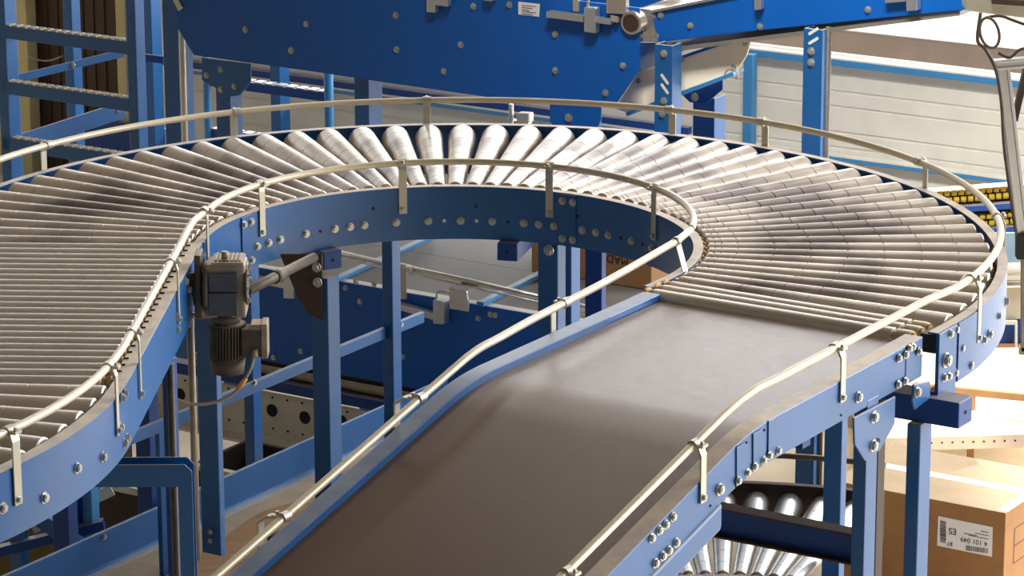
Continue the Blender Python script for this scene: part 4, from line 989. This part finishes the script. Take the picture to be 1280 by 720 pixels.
for x0_, x1_, y_ in ((430, 640, 285), (380, 520, 262), (500, 640, 262), (560, 640, 240)):
    m.slab([LP(x0_, y_), LP(x1_, y_+(x1_-x0_)*.2), LP(x1_, y_+(x1_-x0_)*.2+7), LP(x0_, y_+7)], -EN*.0006)
build('small_print', m, 'ink_blue', lb)
m = MB()
for z_ in (.10, .18, .26): m.gbox(s1_+.0002, s1_+.0014, VB+.10, VB+.42, zt4-z_, zt4-z_+.003)
for v_ in (.10, .30, .42): m.gbox(s1_+.0002, s1_+.0014, VB+v_, VB+v_+.003, zt4-.26, zt4-.10)
build('printed_grid', m, 'ink', bx_)
# box on the lower conveyor, lettering upside down
zk = zl-.006; pr_ = AT(805, 362, zk); vK = gv(pr_); s1k = gs(ONV(814, 355, vK)); s0k = s1k-.62
kb = thing('cardboard_box', G((s0k+s1k)/2, vK+.2, zk), 'brown cardboard box on the lower belt with upside down lettering, behind the inner rail', 'box')
build('carton', MB().gbox(s0k, s1k, vK, vK+.34, zk, zk+.30), 'cardboard', kb, bevel=.004)
tp_ = ONV(786, 322, vK-.001); write(kb, 'MADE IN', tp_-EN*.001-UPZ*(-.0), -E1, -UPZ, .052, 'ink')
# perforated platform in the sunlight on the right
pt = thing('platform', ONY(1225, 560, 15.4)-Vector((0, 0, ONY(1225, 560, 15.4).z)), 'sunlit pale platform with a perforated front edge at the far right, above the large box', 'platform', rz=0.)
q0, q1 = ONY(1160, 548, 15.4), ONY(1420, 541, 15.4)
m = MB(); h_ = ONY(1200, 548, 15.4).z-ONY(1200, 565, 15.4).z; zq = q0.z
m.hexa([Vector(q) for q in [(q0.x-.3, 15.4, zq-h_), (q1.x, 15.5, zq-h_), (q1.x, 17.2, zq-h_), (q0.x-.3, 17.1, zq-h_), (q0.x-.3, 15.4, zq), (q1.x, 15.5, zq), (q1.x, 17.2, zq), (q0.x-.3, 17.1, zq)]])
build('deck', m, 'cream_board', pt, bevel=.003)
for k in range(12): x_ = q0.x+.02+k*.05; hole(pt, Vector((x_, 15.4+.1*(x_-q0.x+.3)/(q1.x-q0.x+.3)-.001, zq-h_*.45)), (0, -1, 0), .0045)
for x_ in (q0.x-.2, q1.x-.1):
    for y_ in (15.6, 16.9): build('leg', MB().wbox((x_, y_, (zq-h_)/2), (.05, .05, zq-h_)), 'zinc_dull', pt)
fb = AT(1205, 489, .5); fe = AT(1420, 510, .5)
ob = thing('floor_beam', fb.lerp(fe, .5)*1.0-Vector((0, 0, .5)), 'thin orange brown beam crossing the bright floor at the right, behind the pale platform', 'beam')
build('bar', MB().beam(fb-(fe-fb)*.3, fe, .03, .035), 'plywood', ob)
for t in (.05, .95): q = fb.lerp(fe, t); build('leg', MB().wbox((q.x, q.y, (q.z-.018)/2), (.03, .03, q.z-.018)), 'plywood', ob)

# ================================================================== FAR RIGHT: yellow roller rack, aluminium stand
YR = 17.5
rk = thing('flow_rack', ONY(1225, 300, YR)-Vector((0, 0, ONY(1225, 300, YR).z)), 'rack with rows of small yellow rollers between blue rails at the right edge', 'rack', rz=0.)
def YP(x, y, d=0.): q = ONY(x, y, YR+d); return q
for r_, (y0, dy) in enumerate(((243, 0), (252.5, 0), (273, 0), (282.5, 0))):
    for k in range(15):
        x = 1166+k*8.8+(r_ % 2)*3; y = y0-.085*(x-1166)+(3 if r_ > 1 else 0)
        q = YP(x, y); build('roller', MB().cyl(q-Vector((.0145, 0, 0)), q+Vector((.0145, 0, 0)), .0165, 12), 'yellow', rk, bevel=.004)
for y, h_, mt in ((236.5, .01, 'cream_board'), (262.5, .030, 'blue_deep'), (292, .03, 'blue_deep')):
    build('rail', MB().beam(YP(1150, y+2, -.01), YP(1320, y-11, -.01), .06, h_), mt, rk, bevel=.002)
build('back_panel', MB().beam(YP(1150, 266, .05), YP(1320, 254, .05), .01, .20), 'dark_brown', rk)
for x in (1168, 1300): q = YP(x, 290, .03); build('leg', MB().wbox((q.x, q.y+.03, q.z/2), (.04, .04, q.z)), 'blue_deep', rk)
lw = thing('conveyor_end', ONY(1300, 420, 15.05)-Vector((0, 0, ONY(1300, 420, 15.05).z)), 'pale blue conveyor end with a white drum and dark base, right of the roller curve', 'conveyor', rz=0.)
def WP(x, y, d=0.): return ONY(x, y, 15.05+d)
def wslab(pts, d, th=.02): return MB().slab([WP(x, y, d) for x, y in pts], Vector((0, th, 0)))
build('panel', wslab([(1235, 292), (1330, 290), (1330, 330), (1235, 330)], .1), 'panel_pale', lw)
build('drum', MB().cyl(WP(1230, 337), WP(1330, 335), .030, 20), 'panel_white', lw)
build('pipe', MB().cyl(WP(1230, 354), WP(1330, 352), .012, 12), 'motor_light', lw)
build('lower_panel', wslab([(1230, 360), (1330, 358), (1330, 398), (1230, 398)], .04), 'zinc_dull', lw)
build('base', wslab([(1235, 399), (1330, 398), (1330, 430), (1235, 430)], .05, .2), 'blue_deep', lw)
build('edge_angle', wslab([(1254, 402), (1272, 402), (1272, 434), (1269, 434), (1269, 406), (1254, 406)], -.01, .03), 'panel_white', lw)
build('kick_board', wslab([(1235, 431), (1330, 430), (1330, 434), (1235, 435)], .03, .1), 'plywood', lw)
for x in (1300, 1325): q = WP(x, 430, .1); build('leg', MB().wbox((q.x, q.y+.05, q.z/2), (.04, .04, q.z)), 'blue_deep', lw)
YA = 13.3
al = thing('profile_stand', ONY(1272, 440, YA)-Vector((0, 0, ONY(1272, 440, YA).z)), 'leaning aluminium profile stand with looped cables at the right edge', 'stand', rz=0.)
def AP(x, y, d=0.): return ONY(x, y, YA+d)
def grooved(p0, p1, w):
    m = MB(); d = (Vector(p1)-Vector(p0)).normalized(); sd = d.cross(Vector((0, 1, 0))).normalized()
    for o in (-.36, .36): m.beam(p0+sd*w*o, p1+sd*w*o, w*.28, w, Vector((0, 1, 0)))
    m.beam(p0, p1, w*.5, w*.6, Vector((0, 1, 0))); return m
build('profile', grooved(AP(1254, 84), AP(1279, 300), .048), 'aluminium', al, bevel=.002)
build('top_profile', grooved(AP(1242, 81, -.03), AP(1300, 76, -.03), .040), 'aluminium', al, bevel=.002)
build('rear_profile', MB().beam(AP(1283, 84, .06), AP(1268, 150, .06), .022, .04, Vector((0, 1, 0))), 'dark_brown', al)
build('clamp_block', MB().beam(AP(1284, 292, -.02), AP(1284, 322, -.02), .09, .06, Vector((0, 1, 0))), 'black', al, bevel=.003)
q = AP(1300, 400); build('foot_arm', MB().beam(AP(1274, 438), AP(1306, 438), .03, .03, Vector((0, 1, 0))), 'motor_light', al); build('upright', MB().beam(AP(1303, 436), Vector((AP(1303, 318).x, YA, .01)), .03, .03, Vector((0, 1, 0))), 'motor_light', al); build('upright', MB().beam(AP(1281, 318), AP(1281, 438), .03, .03, Vector((0, 1, 0))), 'motor_light', al)
build('foot', MB().wbox((q.x, YA, .01), (.3, .3, .02)), 'black', al)
loop = [AP(1237+12*cos(2*pi*k/20)+3*sin(2*pi*k/20), 41+19*sin(2*pi*k/20), -.05) for k in range(21)]
build('cable_loop', MB().tube(loop, .006, 8, False), 'motor_grey', al)
build('cable', MB().tube(smooth_path([AP(1226, 15, -.05), AP(1222, 50, -.05), AP(1232, 62, -.05), AP(1245, 88, -.06), AP(1252, 130, -.05), AP(1256, 190, -.04), AP(1270, 290, -.04)], 6), .007, 8), 'motor_grey', al)
build('cable', MB().tube(smooth_path([AP(1232, 22, -.04), AP(1250, 20, -.04), AP(1268, 26, -.04), AP(1290, 34, -.04)], 6), .006, 8), 'dark_brown', al)
build('cable', MB().tube(smooth_path([AP(1248, 66, -.05), AP(1262, 72, -.05), AP(1275, 62, -.05), AP(1290, 60, -.05)], 6), .006, 8), 'dark_brown', al)
hb_ = thing('overhead_beam', ONY(1240, 10, 13.6), 'cream box beam at the top right corner above the looped cables', 'beam', rz=0.)
build('beam_body', MB().slab([ONY(x, y, 13.6) for x, y in [(1207, -60), (1340, -60), (1340, 30), (1225, 16), (1207, 13)]], Vector((0, .12, 0))), 'zinc_dull', hb_, bevel=.004)
build('top_grille', MB().beam(ONY(1240, 1, 13.58), ONY(1340, 8, 13.58), .03, .02), 'dark_brown', hb_)
